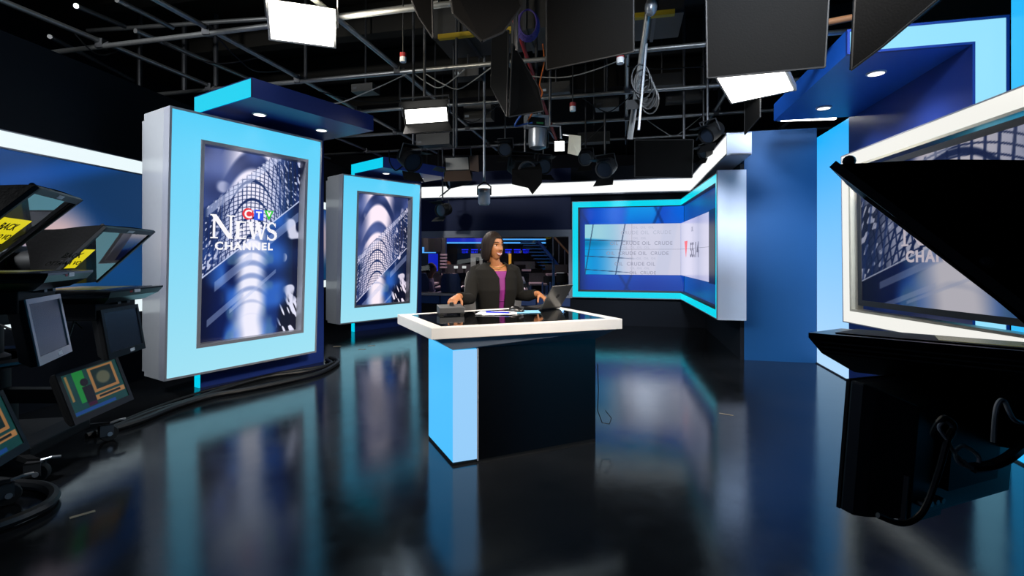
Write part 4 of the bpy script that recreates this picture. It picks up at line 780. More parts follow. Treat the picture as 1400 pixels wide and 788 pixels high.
    # cloth hood from the glass back to the lens, each side its own fold of cloth
    rear = [(0.34, -0.10, zg+0.0), (0.34, 0.10, zg+0.0), (0.30, 0.12, zg+0.30), (0.30, -0.12, zg+0.30)]
    fro = [gp(0, -0.225, -0.01), gp(0, 0.225, -0.01+wrap), gp(1, 0.245, -0.01+wrap*0.3), gp(1, -0.245, -0.01)]
    hd_ = MB(T); nrg = 9; rings = []
    for i in range(nrg):
        u = i/(nrg-1); ring = []
        for k in range(4):
            for j in range(6):
                v = j/6; p0 = V(fro[k]).lerp(V(fro[(k+1) % 4]), v); p1 = V(rear[k]).lerp(V(rear[(k+1) % 4]), v); p = p0.lerp(p1, u)
                sag = -0.022*math.sin(math.pi*v)*math.sin(math.pi*u)-0.006*math.sin(9*u+5*v+k); p = p+(V((0.45, 0, zg+0.16))-p).normalized()*(-sag)*0.8
                ring.append(p)
        rings.append(ring)
    inner = [[V(p)+(V((0.45, 0, zg+0.16))-V(p)).normalized()*0.004 for p in r] for r in rings[::-1]]
    hd_.loft(rings+inner, cap=False).build('hood', M['cloth'], t, smooth='auto')
    for s_, yy in ((0.97, near*0.226), (0.35, near*0.218)):
        c = gp(s_, yy, -0.02); MB(T).lathe([(0.012, 0), (0.010, 0.006), (0.004, 0.008)], c, 12, 'y').build('snap_fastener', M['greydark'], t)
    f3 = T.to_3x3()
    if upper:
        fw = (f3 @ V((1, 0, 0.16))).normalized()
        mo, pt = monitor(t, T @ V((0.735, 0.0, zg-0.275)), fw, f3 @ V((-0.16, 0, 1)), 0.36, 0.27, 0.07, 'talent_monitor', M['lcd'], M[mon_rim])
        MB(T).tube([(0.62, 0.0, zg-0.25), (0.60, 0, zg-0.12), (0.56, 0, zg-0.085)], 0.018, 8).build('monitor_bracket', M['black'], t)
        MB(T).tube([(0.55, near*0.14, zg-0.09), (0.57, near*0.15, zg-0.2), (0.52, near*0.12, zg-0.32), (0.3, near*0.08, zg-0.3), (0.14, near*0.1, zg-0.2)], 0.006, 6).tube([(0.5, near*0.1, zg-0.09), (0.55, near*0.18, zg-0.16), (0.58, near*0.1, zg-0.25)], 0.005, 6).build('cable_loop', M['cable'], t)
    if lower:
        fw = (f3 @ V((1, -0.25*near*-1, 0.34))).normalized()
        monitor(t, T @ V((lowx, near*-0.02, 0.42)), fw, f3 @ V((-0.34, 0, 1)), 0.40, 0.29, 0.09, 'return_monitor', 'green', M['blackgloss'], tagged=False)
        MB(T).hexa([(0.10, -0.03, 0.36), (0.52, -0.03, 0.34), (0.52, 0.03, 0.34), (0.10, 0.03, 0.36), (0.10, -0.03, 0.44), (0.52, -0.03, 0.42), (0.52, 0.03, 0.42), (0.10, 0.03, 0.44)]).build('monitor_arm', M['black'], t)
    return t, T, gp
M['yellowglow'] = glow('dim_script_glow', (96, 96, 40), 0.6)
tA, TA, gA = studio_camera((-2.745, 1.885), (0.90, 0.43), 1.484, 'black studio camera with hooded prompter at the left picture edge, silver-rimmed monitor below', mon_rim='grey', lowx=0.50)
tB, TBc, gB = studio_camera((-3.045, 2.80), (0.985, 0.17), 1.362, 'black studio camera with hooded prompter beside the tall tower, its rear wheels on the floor')
# tray script's reflection painted as bands and text on the glass, and the numbered badge on the rear camera
def reflected_script(t, T, gp, lines, y0):
    f3 = T.to_3x3(); g = lambda s, y, k: T @ gp(s, y, k)
    up = (g(1, 0, 0)-g(0, 0, 0)).normalized(); xd = (f3 @ V((0, 1, 0)))
    # the lit script panel lies face up in the tray; its reflection is drawn on the glass
    return up, xd
for t_, T_, gp_, body_, ye in ((tA, TA, gA, ('BACK', 'BUFFALO VO', '"OC"', 'CONSERVATION'), 0.05), (tB, TBc, gB, ('BACK', 'OTTAWA VO', '', 'CONSERVATION'), -0.125)):
    f3 = T_.to_3x3(); xd = f3 @ V((0, 1, 0)); upv = f3 @ V((0.32, 0, 0.325)).normalized() if False else (T_ @ gp_(1, 0)-T_ @ gp_(0, 0)).normalized(); nrm_ = (f3 @ V((0.707, 0, -0.707)))
    zg_ = gp_(0, 0).z
    P4 = lambda s0, s1, y0, y1, k: [T_ @ gp_(s0, y0, k), T_ @ gp_(s0, y1, k), T_ @ gp_(s1, y1, k), T_ @ gp_(s1, y0, k)]
    MB().prism(P4(0.30, 0.62, max(ye-0.25, -0.215), ye, 0.0046), nrm_*0.0006).build('yellow_reflection_band', M['yscript'] if 'yscript' in M else M.setdefault('yscript', glow('yellow_reflection_glow', (226, 210, 20), 0.9)), t_)
    MB().prism(P4(0.04, 0.30, max(ye-0.25, -0.215), ye, 0.0046), nrm_*0.0006).build('dark_reflection_band', M['lcd'], t_)
    o_ = lambda s, y: T_ @ gp_(s, y, 0.0056)
    text(body_[0], 0.055, o_(0.48, ye-0.13), xd, upv, M['black'], t_, 'reflected_text', fat=0.01)
    text(body_[1], 0.042, o_(0.36, ye-0.13), xd, upv, M['black'], t_, 'reflected_text', fat=0.01)
    if body_[2]:
        MB().prism(P4(0.20, 0.30, -0.17, -0.05, 0.0052), nrm_*0.0004).build('pale_reflection_box', M['sticker'], t_); text(body_[2], 0.045, o_(0.225, -0.11), xd, upv, M['black'], t_, 'reflected_text')
    text(body_[3], 0.036, o_(0.09, ye-0.125), xd, upv, M['sticker'], t_, 'reflected_text')
bdg = TBc @ V((0.205, -0.0, 0)); 
# numbered badge on the side of the rear camera facing the studio
zb = 1.362-0.325
MB(TBc).box(-0.30, 0.19, -0.155, -0.092, zb-0.08, zb+0.20).build('side_panel', M['black'], tB)
xb = TBc.to_3x3() @ V((1, 0, 0)); ob = lambda x, z: TBc @ V((x, -0.1565, zb+z))
text('3', 0.13, ob(0.0, 0.06), xb, (0, 0, 1), M['e_red'], tB, 'number', fat=0.012)
for k, (ch_, m_) in enumerate((('C', 'e_red'), ('T', 'e_blue'), ('v', 'e_green'))):
    xx = 0.075+0.05*k; pts_ = {0: [(xx+0.022*math.cos(R(q)), 0.105+0.022*math.sin(R(q))) for q in range(0, 360, 20)], 1: [(xx-0.02, 0.085), (xx+0.02, 0.085), (xx+0.02, 0.125), (xx-0.02, 0.125)], 2: [(xx-0.022, 0.127), (xx, 0.084), (xx+0.022, 0.127)]}[k]
    MB().prism([ob(*p) for p in pts_], TBc.to_3x3() @ V((0, -0.001, 0))).build('emblem', M[m_], tB); text(ch_, 0.04, ob(xx, 0.0905 if k < 2 else 0.104)+TBc.to_3x3() @ V((0, -0.0015, 0)), xb, (0, 0, 1), M['letter'], tB, 'letter', fat=0.01)
MB(TBc).box(-0.03, 0.07, -0.158, -0.155, zb+0.03, zb+0.042).build('red_stripe', M['e_red'], tB)
tC, TCm, gC = studio_camera((1.40, 0.67), (-0.77, 0.64), 1.385, 'black studio camera with hooded prompter in the right foreground, its hanging monitor seen from behind', near=1, lower=False, upper=False, base=True, tz=-0.011, wrap=0.035, tk=0.098)
# talent monitor of the right camera, turned away so its back and leads show
mo, mp = monitor(tC, V((0.760, 0.93, 0.872)), (-0.38, 0.92, 0.06), (0.05, -0.05, 1), 0.385, 0.215, 0.085, 'talent_monitor', M['lcd'], M['blackgloss'], back=True)
fb = V((-0.38, 0.92, 0.06)).normalized()
MB().box(-0.1, 0.1, -0.02, 0.02, -0.06, 0.06)
bk = lambda a, b, c: mp(a, b, -0.085-c)
MB().prism([bk(-0.075, -0.06, 0), bk(0.075, -0.06, 0), bk(0.075, 0.06, 0), bk(-0.075, 0.06, 0)], -fb*0.012).build('mounting_plate', M['black'], mo)
MB().ring([bk(0.06, -0.11, -0.012), bk(0.16, -0.11, -0.012), bk(0.16, -0.03, -0.012), bk(0.06, -0.03, -0.012)], [bk(0.07, -0.10, -0.012), bk(0.15, -0.10, -0.012), bk(0.15, -0.04, -0.012), bk(0.07, -0.04, -0.012)], -fb*0.01).build('socket_bay', M['greydark'], mo)
for k in range(4): MB().cyl(bk(0.085+0.016*k, -0.075, -0.01), bk(0.085+0.016*k, -0.075, 0.012), 0.005, n=8).build('socket', M['silver'], mo)
for k in range(6): MB().prism([bk(-0.13, 0.06-0.012*k, -0.028), bk(-0.085, 0.06-0.012*k, -0.028), bk(-0.085, 0.064-0.012*k, -0.028), bk(-0.13, 0.064-0.012*k, -0.028)], -fb*0.012).build('vent_slot', M['greydark'], mo)
MB().prism([bk(-0.145, 0.0, -0.03), bk(-0.128, 0.0, -0.03), bk(-0.128, 0.02, -0.03), bk(-0.145, 0.02, -0.03)], -fb*0.016).build('sticker', M['sticker'], mo)
MB().tube([V((0.79, 0.98, 0.93)), V((0.86, 0.99, 1.0)), V((0.92, 0.98, 1.01))], 0.016, 8).build('monitor_bracket', M['black'], tC)
def loopc(pts, r, m, name): return MB().tube(pts, r, 7).build(name, M[m], tC)
cat = []
def crv(ps, n=8):
    ps = [V(p) for p in ps]; out = []
    for i in range(len(ps)-1):
        p0, p1, p2, p3 = ps[max(i-1, 0)], ps[i], ps[i+1], ps[min(i+2, len(ps)-1)]
        for k in range(n): u = k/n; out.append(0.5*((2*p1)+(p2-p0)*u+(2*p0-5*p1+4*p2-p3)*u*u+(3*p1-p0-3*p2+p3)*u**3))
    return out+[ps[-1]]
yb_ = lambda px, py, Y=0.74: P(px, py, Y)
loopc(crv([yb_(1200, 705), yb_(1235, 716), yb_(1262, 700), yb_(1282, 650), yb_(1296, 600), yb_(1304, 582), yb_(1290, 572), yb_(1276, 595, 0.75), yb_(1300, 600)]), 0.0045, 'cable', 'power_lead')
loopc(crv([yb_(1298, 606), yb_(1284, 585), yb_(1294, 577), yb_(1304, 590), yb_(1298, 606), yb_(1310, 625), yb_(1332, 640), yb_(1338, 625), yb_(1318, 610), yb_(1306, 618), yb_(1312, 634), yb_(1334, 642)]), 0.0028, 'sticker', 'video_lead')
loopc(crv([yb_(1330, 640), yb_(1358, 636), yb_(1385, 622), yb_(1420, 590, 0.8)]), 0.008, 'cable', 'thick_lead')
loopc(crv([yb_(1358, 605), yb_(1362, 560), yb_(1372, 548), yb_(1388, 575), yb_(1420, 580, 0.8)]), 0.0035, 'sticker', 'video_lead')
MB().box(0.93, 1.05, 0.86, 0.98, 0.90, 0.985).build('power_supply', M['black'], tC, bevel=0.004)
MB().tube([V((0.98, 0.92, 0.98)), V((0.97, 0.93, 1.03))], 0.012, 8).build('bracket', M['steeldark'], tC)

# ------------------------------------------------------------------ floor cables, tape
def floorcable(name, pts, r, label, m='cable'): return tag(MB().tube(crv([(*p, r+0.001) if len(p) == 2 else p for p in pts]), r, 8).build(name, M[m]), label, 'cable')
fl = lambda px, py: (lambda Y: ((px-700)/FPX*Y, Y))(CAMH*FPX/(py-HZ))
floorcable('cable', [fl(452, 492), fl(462, 498), fl(440, 512), fl(400, 523), fl(340, 536), fl(290, 545), fl(240, 560), fl(190, 580), fl(130, 598)], 0.022, 'thickest black cable on the floor in front of the tall tower, running to the cameras')
floorcable('cable', [fl(446, 494), fl(452, 500), fl(420, 510), fl(370, 517), fl(320, 530), fl(270, 547), fl(210, 566), fl(160, 586), fl(118, 600)], 0.018, 'black cable lying closest to the base of the tall tower')
floorcable('cable', [fl(450, 490), fl(458, 496), fl(436, 503), fl(380, 512), fl(330, 524), fl(276, 538), fl(222, 556), fl(170, 577)], 0.011, 'thinnest black cable in the bundle at the foot of the tall tower')
floorcable('cable', [fl(-30, 662), fl(20, 668), fl(58, 672), fl(74, 682), fl(66, 697), fl(38, 712), fl(0, 727), fl(-40, 740)], 0.025, 'thick black cable curling on the floor at the lower left corner')
def tape(px, py, l, w, ang, label):
    x, y = fl(px, py); T = frame((x, y), (math.cos(ang), math.sin(ang))); return tag(MB(T).box(-l/2, l/2, -w/2, w/2, 0.0005, 0.002).build('tape_mark', M['tape']), label, 'tape')
tape(14, 711, 0.13, 0.04, 1.25, 'pale strip of tape on the floor inside the curl of thick cable')
tape(113, 704, 0.09, 0.022, 0.8, 'scuffed pale tape scrap on the floor below the rear left camera')
tape(461, 474, 0.10, 0.045, 0.3, 'first pale tape mark on the floor between the two towers')
tape(495, 478, 0.09, 0.03, 0.2, 'second pale tape mark on the floor, nearest the far tower')
tape(508, 473, 0.09, 0.03, 0.1, 'third pale tape mark on the floor, just below the far tower')
tape(993, 567, 0.10, 0.012, -0.6, 'thin tan scrap on the floor in front of the video wall')

# ------------------------------------------------------------------ newsroom behind the window
struct(MB().box(-6.8, 6.8, 16.0, 16.9, 0, 4.5).build('wall_newsroom_back', M['concrete']))
def nx(px, Y): return (px-700)/FPX*Y
def nz(py, Y): return CAMH-(py-HZ)/FPX*Y
YF = 15.6
sg = thing('led_sign', (nx(680, YF), YF, 0.9), 'long dark newsroom bulkhead with blue light strips and blue ticker lettering, behind the window', 'sign')
MB().box(nx(608, YF), nx(748, YF), YF, YF+0.3, nz(364, YF), nz(326, YF)).build('bulkhead', M['darkwall'], sg)
MB().box(nx(610, YF), nx(682, YF), YF-0.03, YF-0.001, nz(331, YF), nz(326, YF)).build('blue_panel', M['ledb'], sg)
for y0, y1, a, b in ((331.2, 333.2, 610, 746), (326.6, 328.4, 682, 746)): MB().box(nx(a, YF), nx(b, YF), YF-0.04, YF-0.001, nz(y1, YF), nz(y0, YF)).build('light_strip', M['led'], sg)
MB().box(nx(614, YF), nx(740, YF), YF-0.06, YF-0.04, nz(347, YF), nz(339, YF)).build('ticker_board', M['black'], sg)
for px, w in ((636, 'NEWS'), (649, '06:41'), (661, 'LIVE'), (695, '06:51'), (707, '10:51'), (719, '12:51')):
    MB().box(nx(px-4.6, YF), nx(px+4.6, YF), YF-0.065, YF-0.061, nz(342.2, YF), nz(341, YF)).build('ticker_bar', M['ticker'], sg)
    text(w if ':' in w else '12:41', 0.095, (nx(px, YF), YF-0.064, nz(346.2, YF)), (1, 0, 0), (0, 0, 1), M['ticker'], sg, 'ticker_text', fat=0.02)
dw = thing('lit_doorway', (nx(655, YF), YF, 0.5), 'softly lit grey doorway at the back of the newsroom behind her shoulder', 'doorway')
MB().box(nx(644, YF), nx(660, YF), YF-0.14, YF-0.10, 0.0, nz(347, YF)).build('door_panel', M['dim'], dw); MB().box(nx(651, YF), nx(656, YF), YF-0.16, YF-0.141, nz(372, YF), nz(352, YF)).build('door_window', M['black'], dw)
tag(MB().box(nx(695.5, YF), nx(699, YF), YF-0.15, YF-0.08, 0.0, nz(347, YF)).build('amber_lamp', M['amber']), 'narrow amber lit column at the back of the newsroom, right of her face', 'lamp')
bs = tag(MB().box(nx(585.5, 13.5), nx(598, 13.5), 13.5, 13.6, nz(371, 13.5), nz(347, 13.5)).build('blue_screen', M['ledb']), 'upright plain blue screen in the newsroom at the left of the window', 'screen')
MB().box(nx(590, 13.5), nx(594, 13.5), 13.52, 13.58, 0.0, nz(371, 13.5)).build('stand', M['black'], bs)
pl = thing('dark_panel', (nx(588, 12.5), 12.5, 0.8), 'dark hanging panel with a bright blue lower edge, upper left of the window', 'screen')
MB().box(nx(579, 12.5), nx(603, 12.5), 12.5, 12.6, nz(345, 12.5), nz(318, 12.5)).build('panel', M['black'], pl); MB().cyl((nx(583, 12.5), 12.55, nz(318, 12.5)), (nx(583, 12.5), 12.55, 4.6), 0.02, n=8).cyl((nx(599, 12.5), 12.55, nz(318, 12.5)), (nx(599, 12.5), 12.55, 4.6), 0.02, n=8).build('hanger', M['steeldark'], pl); MB().box(nx(577.5, 12.5), nx(596, 12.5), 12.47, 12.5, nz(346.2, 12.5), nz(345, 12.5)).box(nx(577.5, 12.5), nx(580, 12.5), 12.47, 12.5, nz(346, 12.5), nz(338, 12.5)).build('edge_light', M['led'], pl)
for k, (px, w, y1) in enumerate(((606.5, 6, 372),)): struct(MB().box(nx(px-w/2, 13), nx(px+w/2, 13), 12.9, 13.2, -0.2, 2.6).build('trim_%d' % (k+1), M['greydark']))
sh = thing('shelf_unit', (nx(606, 12.8), 12.8, 0.6), 'small grey rack of shelves against the newsroom pillar', 'shelf')
for k in range(5): MB().box(nx(602.5, 12.8), nx(611, 12.8), 12.70, 12.86, nz(349.5+k*4.3, 12.8), nz(347.3+k*4.3, 12.8)).build('shelf', M['pinkdesk'], sh)
def ndesk(px0, px1, ptop, Y, label, sink=True):
    x0, x1, zt = nx(px0, Y), nx(px1, Y), nz(ptop, Y); t = thing('news_workstation', ((x0+x1)/2, Y, 0), label, 'desk', 'newsroom desks')
    MB().box(x0, x1, Y-0.05, Y+0.65, zt-0.04, zt).build('top', M['pinkdesk'], t); MB().box(x0+0.02, x1-0.02, Y+0.55, Y+0.6, 0, zt-0.04).build('modesty_panel', M['bluedesk'], t)
    MB().box(x0, x1, Y+0.66, Y+0.70, zt-0.1, zt+0.22).build('divider', M['greydark'], t)
    for x in (x0+0.03, x1-0.06): MB().box(x, x+0.03, Y-0.02, Y+0.6, 0, zt-0.04).build('leg', M['bluedesk'], t)
    return zt
desks = [(580, 594, 388, 10.6, 'newsroom desk in front of the seated man in lilac'), (594, 614, 393, 10.2, 'newsroom desk with a pale lit surface, left of the presenter'), (617, 640, 393, 10.3, 'newsroom desk just left of the presenter'), (604, 640, 374, 12.6, 'further newsroom desk with two small pale screens on it'), (700, 722, 396, 10.4, 'newsroom desk right of the presenter, behind the pale shelf'), (724, 748, 388, 11.2, 'newsroom desk under the foot of the stairs'), (748, 780, 375, 11.8, 'newsroom desk at the right end of the window'), (703, 733, 369, 13.4, 'furthest newsroom desk right of the presenter')]
for d in desks: ndesk(*d)
def surf(x, Y):
    for a, b, pt_, Yd, _ in desks:
        if nx(a, Yd) <= x <= nx(b, Yd) and Yd-0.05 <= Y <= Yd+0.62: return nz(pt_, Yd)
    return 0.0
def nmon(px, py, w, h, Y, m, label):
    t = thing('computer_monitor', (nx(px, Y), Y, nz(py+h, Y)), label, 'monitor', 'newsroom monitors'); s = Y/FPX
    MB().box(nx(px, Y)-w*s/2, nx(px, Y)+w*s/2, Y-0.03, Y+0.02, nz(py, Y)-h*s/2, nz(py, Y)+h*s/2).build('case', M['black'], t); MB().box(nx(px, Y)-w*s/2+0.015, nx(px, Y)+w*s/2-0.015, Y-0.034, Y-0.031, nz(py, Y)-h*s/2+0.015, nz(py, Y)+h*s/2-0.015).build('screen', M[m], t)
    MB().box(nx(px, Y)-0.03, nx(px, Y)+0.03, Y-0.02, Y+0.02, surf(nx(px, Y), Y), nz(py, Y)).build('stand', M['black'], t); MB().box(nx(px, Y)-0.1, nx(px, Y)+0.1, Y-0.08, Y+0.08, surf(nx(px, Y), Y), surf(nx(px, Y), Y)+0.012).build('foot', M['black'], t)
for a in ((623.5, 365.5, 7, 5, 12.8, 'pale', 'left one of the two small lit monitors left of the presenter'), (634.8, 365.5, 7, 5, 12.8, 'pale', 'right one of the two small lit monitors left of the presenter'), (612, 378, 14, 10, 10.4, 'blackgloss', 'dark monitor on the pale lit newsroom desk'), (630, 379, 14, 12, 10.4, 'blackgloss', 'dark monitor beside the presenter on the left'), (713, 380, 20, 12, 10.8, 'blackgloss', 'large dark monitor just right of the presenter'), (733, 371, 14, 7, 12, 'blackgloss', 'dark monitor under the foot of the stairs'), (752, 384, 18, 12, 11.5, 'blackgloss', 'dark monitor near the right end of the newsroom, lower'), (768, 380, 15, 13, 11.0, 'blackgloss', 'dark monitor at the far right end of the window'), (748, 372, 13, 6, 12.4, 'blackgloss', 'small dark monitor high near the stairs'), (712, 365, 13, 6, 13, 'blackgloss', 'small dark monitor on the furthest desk')): nmon(*a)
for px, py, w, Y, lb in ((609, 391.5, 11, 10.25, 'paper pile with painted pink lamp glow on the desk left of the presenter'), (627, 392, 9, 10.3, 'paper pile with painted pink lamp glow next to the presenter on the left'), (712, 394.5, 12, 10.4, 'paper pile with painted pink lamp glow on the desk right of the presenter'), (767, 374, 10, 11.9, 'pale glowing paper pile on the right end desk')):
    x0, x1 = nx(px-w/2, Y), nx(px+w/2, Y); tag(MB().box(x0, x1, Y-0.02, Y+0.25, surf(nx(px, Y), Y+0.1)+0.001, surf(nx(px, Y), Y+0.1)+0.022).build('glowing_paper_pile', M['paperlit'] if px < 750 else M['pale']), lb, 'paper')  # light spots from desk lamps are painted as glow of the paper
for px, Y, lb in ((618.5, 9.62, 'dark blue chair back in front of the desks left of the presenter'), (576, 10.0, 'dark blue chair back behind the seated man in lilac')):
    t = thing('task_chair', (nx(px, Y), Y, 0), lb, 'chair', 'newsroom chairs'); MB().loft([ell((nx(px, Y), Y-0.25, z), (1, 0, 0), (0, 1, 0), w, 0.035, 12, 0.6) for z, w in ((0.45, 0.16), (0.55, 0.2), (0.75, 0.19), (0.86, 0.14))]).build('backrest', M['bluedesk'], t, smooth='auto')
    MB().box(nx(px, Y)-0.2, nx(px, Y)+0.2, Y-0.22, Y+0.2, 0.36, 0.42).build('seat', M['bluedesk'], t, bevel=0.02); MB().cyl((nx(px, Y), Y, 0.03), (nx(px, Y), Y, 0.36), 0.03, n=8).build('column', M['black'], t); MB().lathe([(0.28, 0.0), (0.26, 0.03), (0.04, 0.05)], (nx(px, Y), Y, 0.0), 10).build('foot', M['black'], t)
# seated man in the newsroom and a red-haired person further back
def seated(x, Y, zh, face, shirt, hairm, label, reach=True):
    t = thing('person', (x, Y, 0), label, 'person'); T = frame((x, Y), face); b = MB(T); s = 1.0; zs = zh-0.24
    b.loft([ell((k, 0, z), (0, 1, 0), (1, 0, 0), ry, rx, 16) for z, ry, rx, k in ((zs-0.48, 0.17, 0.13, 0), (zs-0.25, 0.16, 0.12, 0.0), (zs-0.05, 0.19, 0.11, 0.04), (zs+0.04, 0.10, 0.07, 0.06))])
    b.tube([(0.06, 0, zs), (0.09, 0, zs+0.14)], 0.055, 10); b.ball((0.11, 0, zh), (0.098, 0.076, 0.118), 18, 14); b.ball((0.205, 0, zh-0.02), (0.016, 0.013, 0.02), 8, 6)
    for sy in (-1, 1):
        b.ball((0.10, sy*0.078, zh-0.01), (0.018, 0.01, 0.03), 8, 6)
        b.tube([(0.04, sy*0.18, zs-0.03), (0.10, sy*0.24, zs-0.28), (0.36, sy*0.14, zs-0.24)], [0.055, 0.045, 0.032], 10)
        b.loft([ell((0.34+k*0.09, sy*(0.14-0.01*k), zs-0.24), (0, 1, 0), (0, 0, 1), w, h, 10) for k, w, h in ((0, 0.028, 0.02), (0.6, 0.04, 0.016), (1.1, 0.038, 0.013))])
        for q in range(4): b.tube([(0.42, sy*0.13+(q-1.5)*0.018, zs-0.24), (0.465, sy*0.13+(q-1.5)*0.02, zs-0.25), (0.49, sy*0.13+(q-1.5)*0.02, zs-0.275)], [0.009, 0.0085, 0.006], 6)
        b.tube([(0.36, sy*0.11, zs-0.245), (0.40, sy*0.085, zs-0.26), (0.43, sy*0.08, zs-0.275)], [0.012, 0.01, 0.007], 6)
        b.tube([(0.0, sy*0.09, zs-0.46), (0.36, sy*0.11, zs-0.44), (0.32, sy*0.11, 0.09)], [0.085, 0.06, 0.04], 10); b.tube([(0.32, sy*0.11, 0.06), (0.47, sy*0.11, 0.04)], [0.04, 0.03], 8)
    remesh(b, 'body', M['skin'], t, 0.009, 2)
    sh_ = MB(T); sh_.loft([ell((k, 0, z), (0, 1, 0), (1, 0, 0), ry+0.012, rx+0.012, 18) for z, ry, rx, k in ((zs-0.5, 0.17, 0.13, 0), (zs-0.25, 0.16, 0.12, 0.0), (zs-0.05, 0.19, 0.11, 0.04), (zs+0.045, 0.10, 0.07, 0.06))])
    for sy in (-1, 1): sh_.tube([(0.04, sy*0.16, zs-0.02), (0.04, sy*0.185, zs-0.04), (0.10, sy*0.24, zs-0.28), (0.30, sy*0.16, zs-0.245)], [0.06, 0.065, 0.056, 0.044], 12)
    remesh(sh_, 'shirt', shirt, t, 0.010, 2)
    tr_ = MB(T)
    for sy in (-1, 1): tr_.tube([(-0.02, sy*0.085, zs-0.47), (0.36, sy*0.11, zs-0.44), (0.325, sy*0.11, 0.12)], [0.10, 0.075, 0.058], 12)
    remesh(tr_, 'trousers', M['black'], t, 0.012, 2)
    hr_ = MB(T); hr_.loft([[(0.10+0.108*e*math.cos(a)*(1 if math.cos(a) < 0.3 else 0.94)-0.006, 0.086*e*math.sin(a), zh+z) for a in [2*math.pi*j/20 for j in range(20)]] for z, e in ((0.03, 0.99), (0.06, 0.90), (0.09, 0.72), (0.115, 0.48), (0.128, 0.15))])
    hr_.loft([[(0.085-0.10*math.cos(a), 0.084*math.sin(a), zh+z) for a in [-1.3+2.6*j/10 for j in range(11)]]+[(0.085-0.06*math.cos(a), 0.05*math.sin(a), zh+z) for a in [1.3-2.6*j/10 for j in range(11)]] for z in (-0.07, -0.02, 0.05)])
    hr_.build('hair', hairm, t, smooth='auto'); return t
seated(nx(583, 10.1), 10.1, 0.93, (0.95, 0.3), M['lilac'], M['hair'], 'man in a lilac shirt seated at a newsroom desk, left end of the window')
seated(nx(612, 13.8), 13.8, 0.93, (0.3, -0.95), M['black'], mat('auburn_hair', (140, 60, 40), 0.5), 'distant person with reddish hair in dark clothes behind the newsroom desks')
# stairs at the right of the newsroom
stt = thing('staircase', (nx(755, 14), 14, 0), 'blue-lit open staircase at the right of the newsroom', 'stairs')
for k in range(12):
    px = 776-k*3.4-(k*0.4); y = 381-k*4.6; Y = 14.0; MB().box(nx(px-22, Y), nx(px, Y), Y, Y+0.9, nz(y+1.5, Y), nz(y, Y)).build('step', M['bluewall'], stt)
for d in (0.0, 0.92): MB().tube([(nx(779, 14), 14+d, nz(384, 14)), (nx(736, 14), 14+d, nz(330, 14))], 0.05, 6).build('stringer', M['bluedesk'], stt)
MB().tube([(nx(786, 14), 13.95, nz(356, 14)), (nx(752, 14), 13.95, nz(318, 14))], 0.03, 8).build('handrail', M['woodorange'], stt)
for k in range(4): MB().cyl((nx(780-k*8, 14), 13.95, nz(378-k*9, 14)), (nx(780-k*8, 14), 13.95, nz(350-k*9, 14)), 0.02, n=6).build('baluster', M['greydark'], stt)
light('stair_light', 'POINT', (nx(765, 13.2), 13.0, 1.75), (0, 0, 0), 9, (0.25, 0.55, 1.0), 0.1)
light('newsroom_light', 'AREA', (-1.2, 11.6, 2.5), (-1.2, 11.8, 0), 60, (1.0, 0.82, 0.86), 2.5, 1.0)
tag(MB().box(nx(755.5, 10.4), nx(758.5, 10.4), 10.4, 10.5, 0.0, nz(354, 10.4)).build('blue_post', M['bluewall']), 'slim blue post standing in the newsroom near the stairs', 'post')
for k, (px, lb) in enumerate(((741.5, 'left one of the two short blue posts low in the window'), (752.0, 'right one of the two short blue posts low in the window'))): tag(MB().box(nx(px-1, 10.0), nx(px+1, 10.0), 9.9, 10.0, 0.0, nz(386, 10.0)).build('blue_post', M['bluedesk']), lb, 'post')
psd = thing('lectern', (nx(712, 9.9), 9.9, 0), 'pale sloping reading shelf beside her left shoulder, seen through the window', 'lectern')
MB().hexa([(nx(704, 9.9), 9.7, nz(387, 9.9)), (nx(718, 9.9), 9.7, nz(387, 9.9)), (nx(718, 9.9), 10.1, nz(383, 9.9)), (nx(704, 9.9), 10.1, nz(383, 9.9)), (nx(704, 9.9), 9.7, nz(384.5, 9.9)), (nx(718, 9.9), 9.7, nz(384.5, 9.9)), (nx(716, 9.9), 10.1, nz(379, 9.9)), (nx(704, 9.9), 10.1, nz(379, 9.9))]).build('shelf', M['whitegloss'], psd); MB().box(nx(708, 9.9), nx(712, 9.9), 9.85, 10.0, 0, nz(387, 9.9)).build('post', M['bluedesk'], psd)
# ------------------------------------------------------------------ ceiling: beams, ducts, pipe grid
ZG = 3.30
def gq(p, q, z=ZG): return U*p+W2*q+V((0, 0, z))            # grid coordinates: p across the room, q along it
for k, q in enumerate((3.2, 4.6, 6.0, 7.4, 8.8)):
    struct(MB(frame((0, 0), (0.974, -0.225))).box(-6.2, 5.5, q-0.09, q+0.09, 4.15, 4.55).build('trim_%d' % (k+2), M['ceiling']))
grid = thing('lighting_grid', gq(0, 5, ZG), 'grid of galvanised pipes hung under the dark studio ceiling', 'pipe grid')
ps = (-6.2, -5.0, -3.75, -2.48, -1.23, 0.02, 1.27, 2.5, 3.7); qs = (2.45, 3.77, 5.05, 6.3, 7.55, 8.8)
for p in ps: MB().cyl(gq(p, 1.2), gq(p, 9.4), 0.0245, n=12).build('pipe', M['steel'], grid, smooth='auto')
for q in qs: MB().cyl(gq(-6.4, q, ZG-0.05), gq(4.2, q, ZG-0.05), 0.0245, n=12).build('pipe', M['steel'], grid, smooth='auto')
clm = None
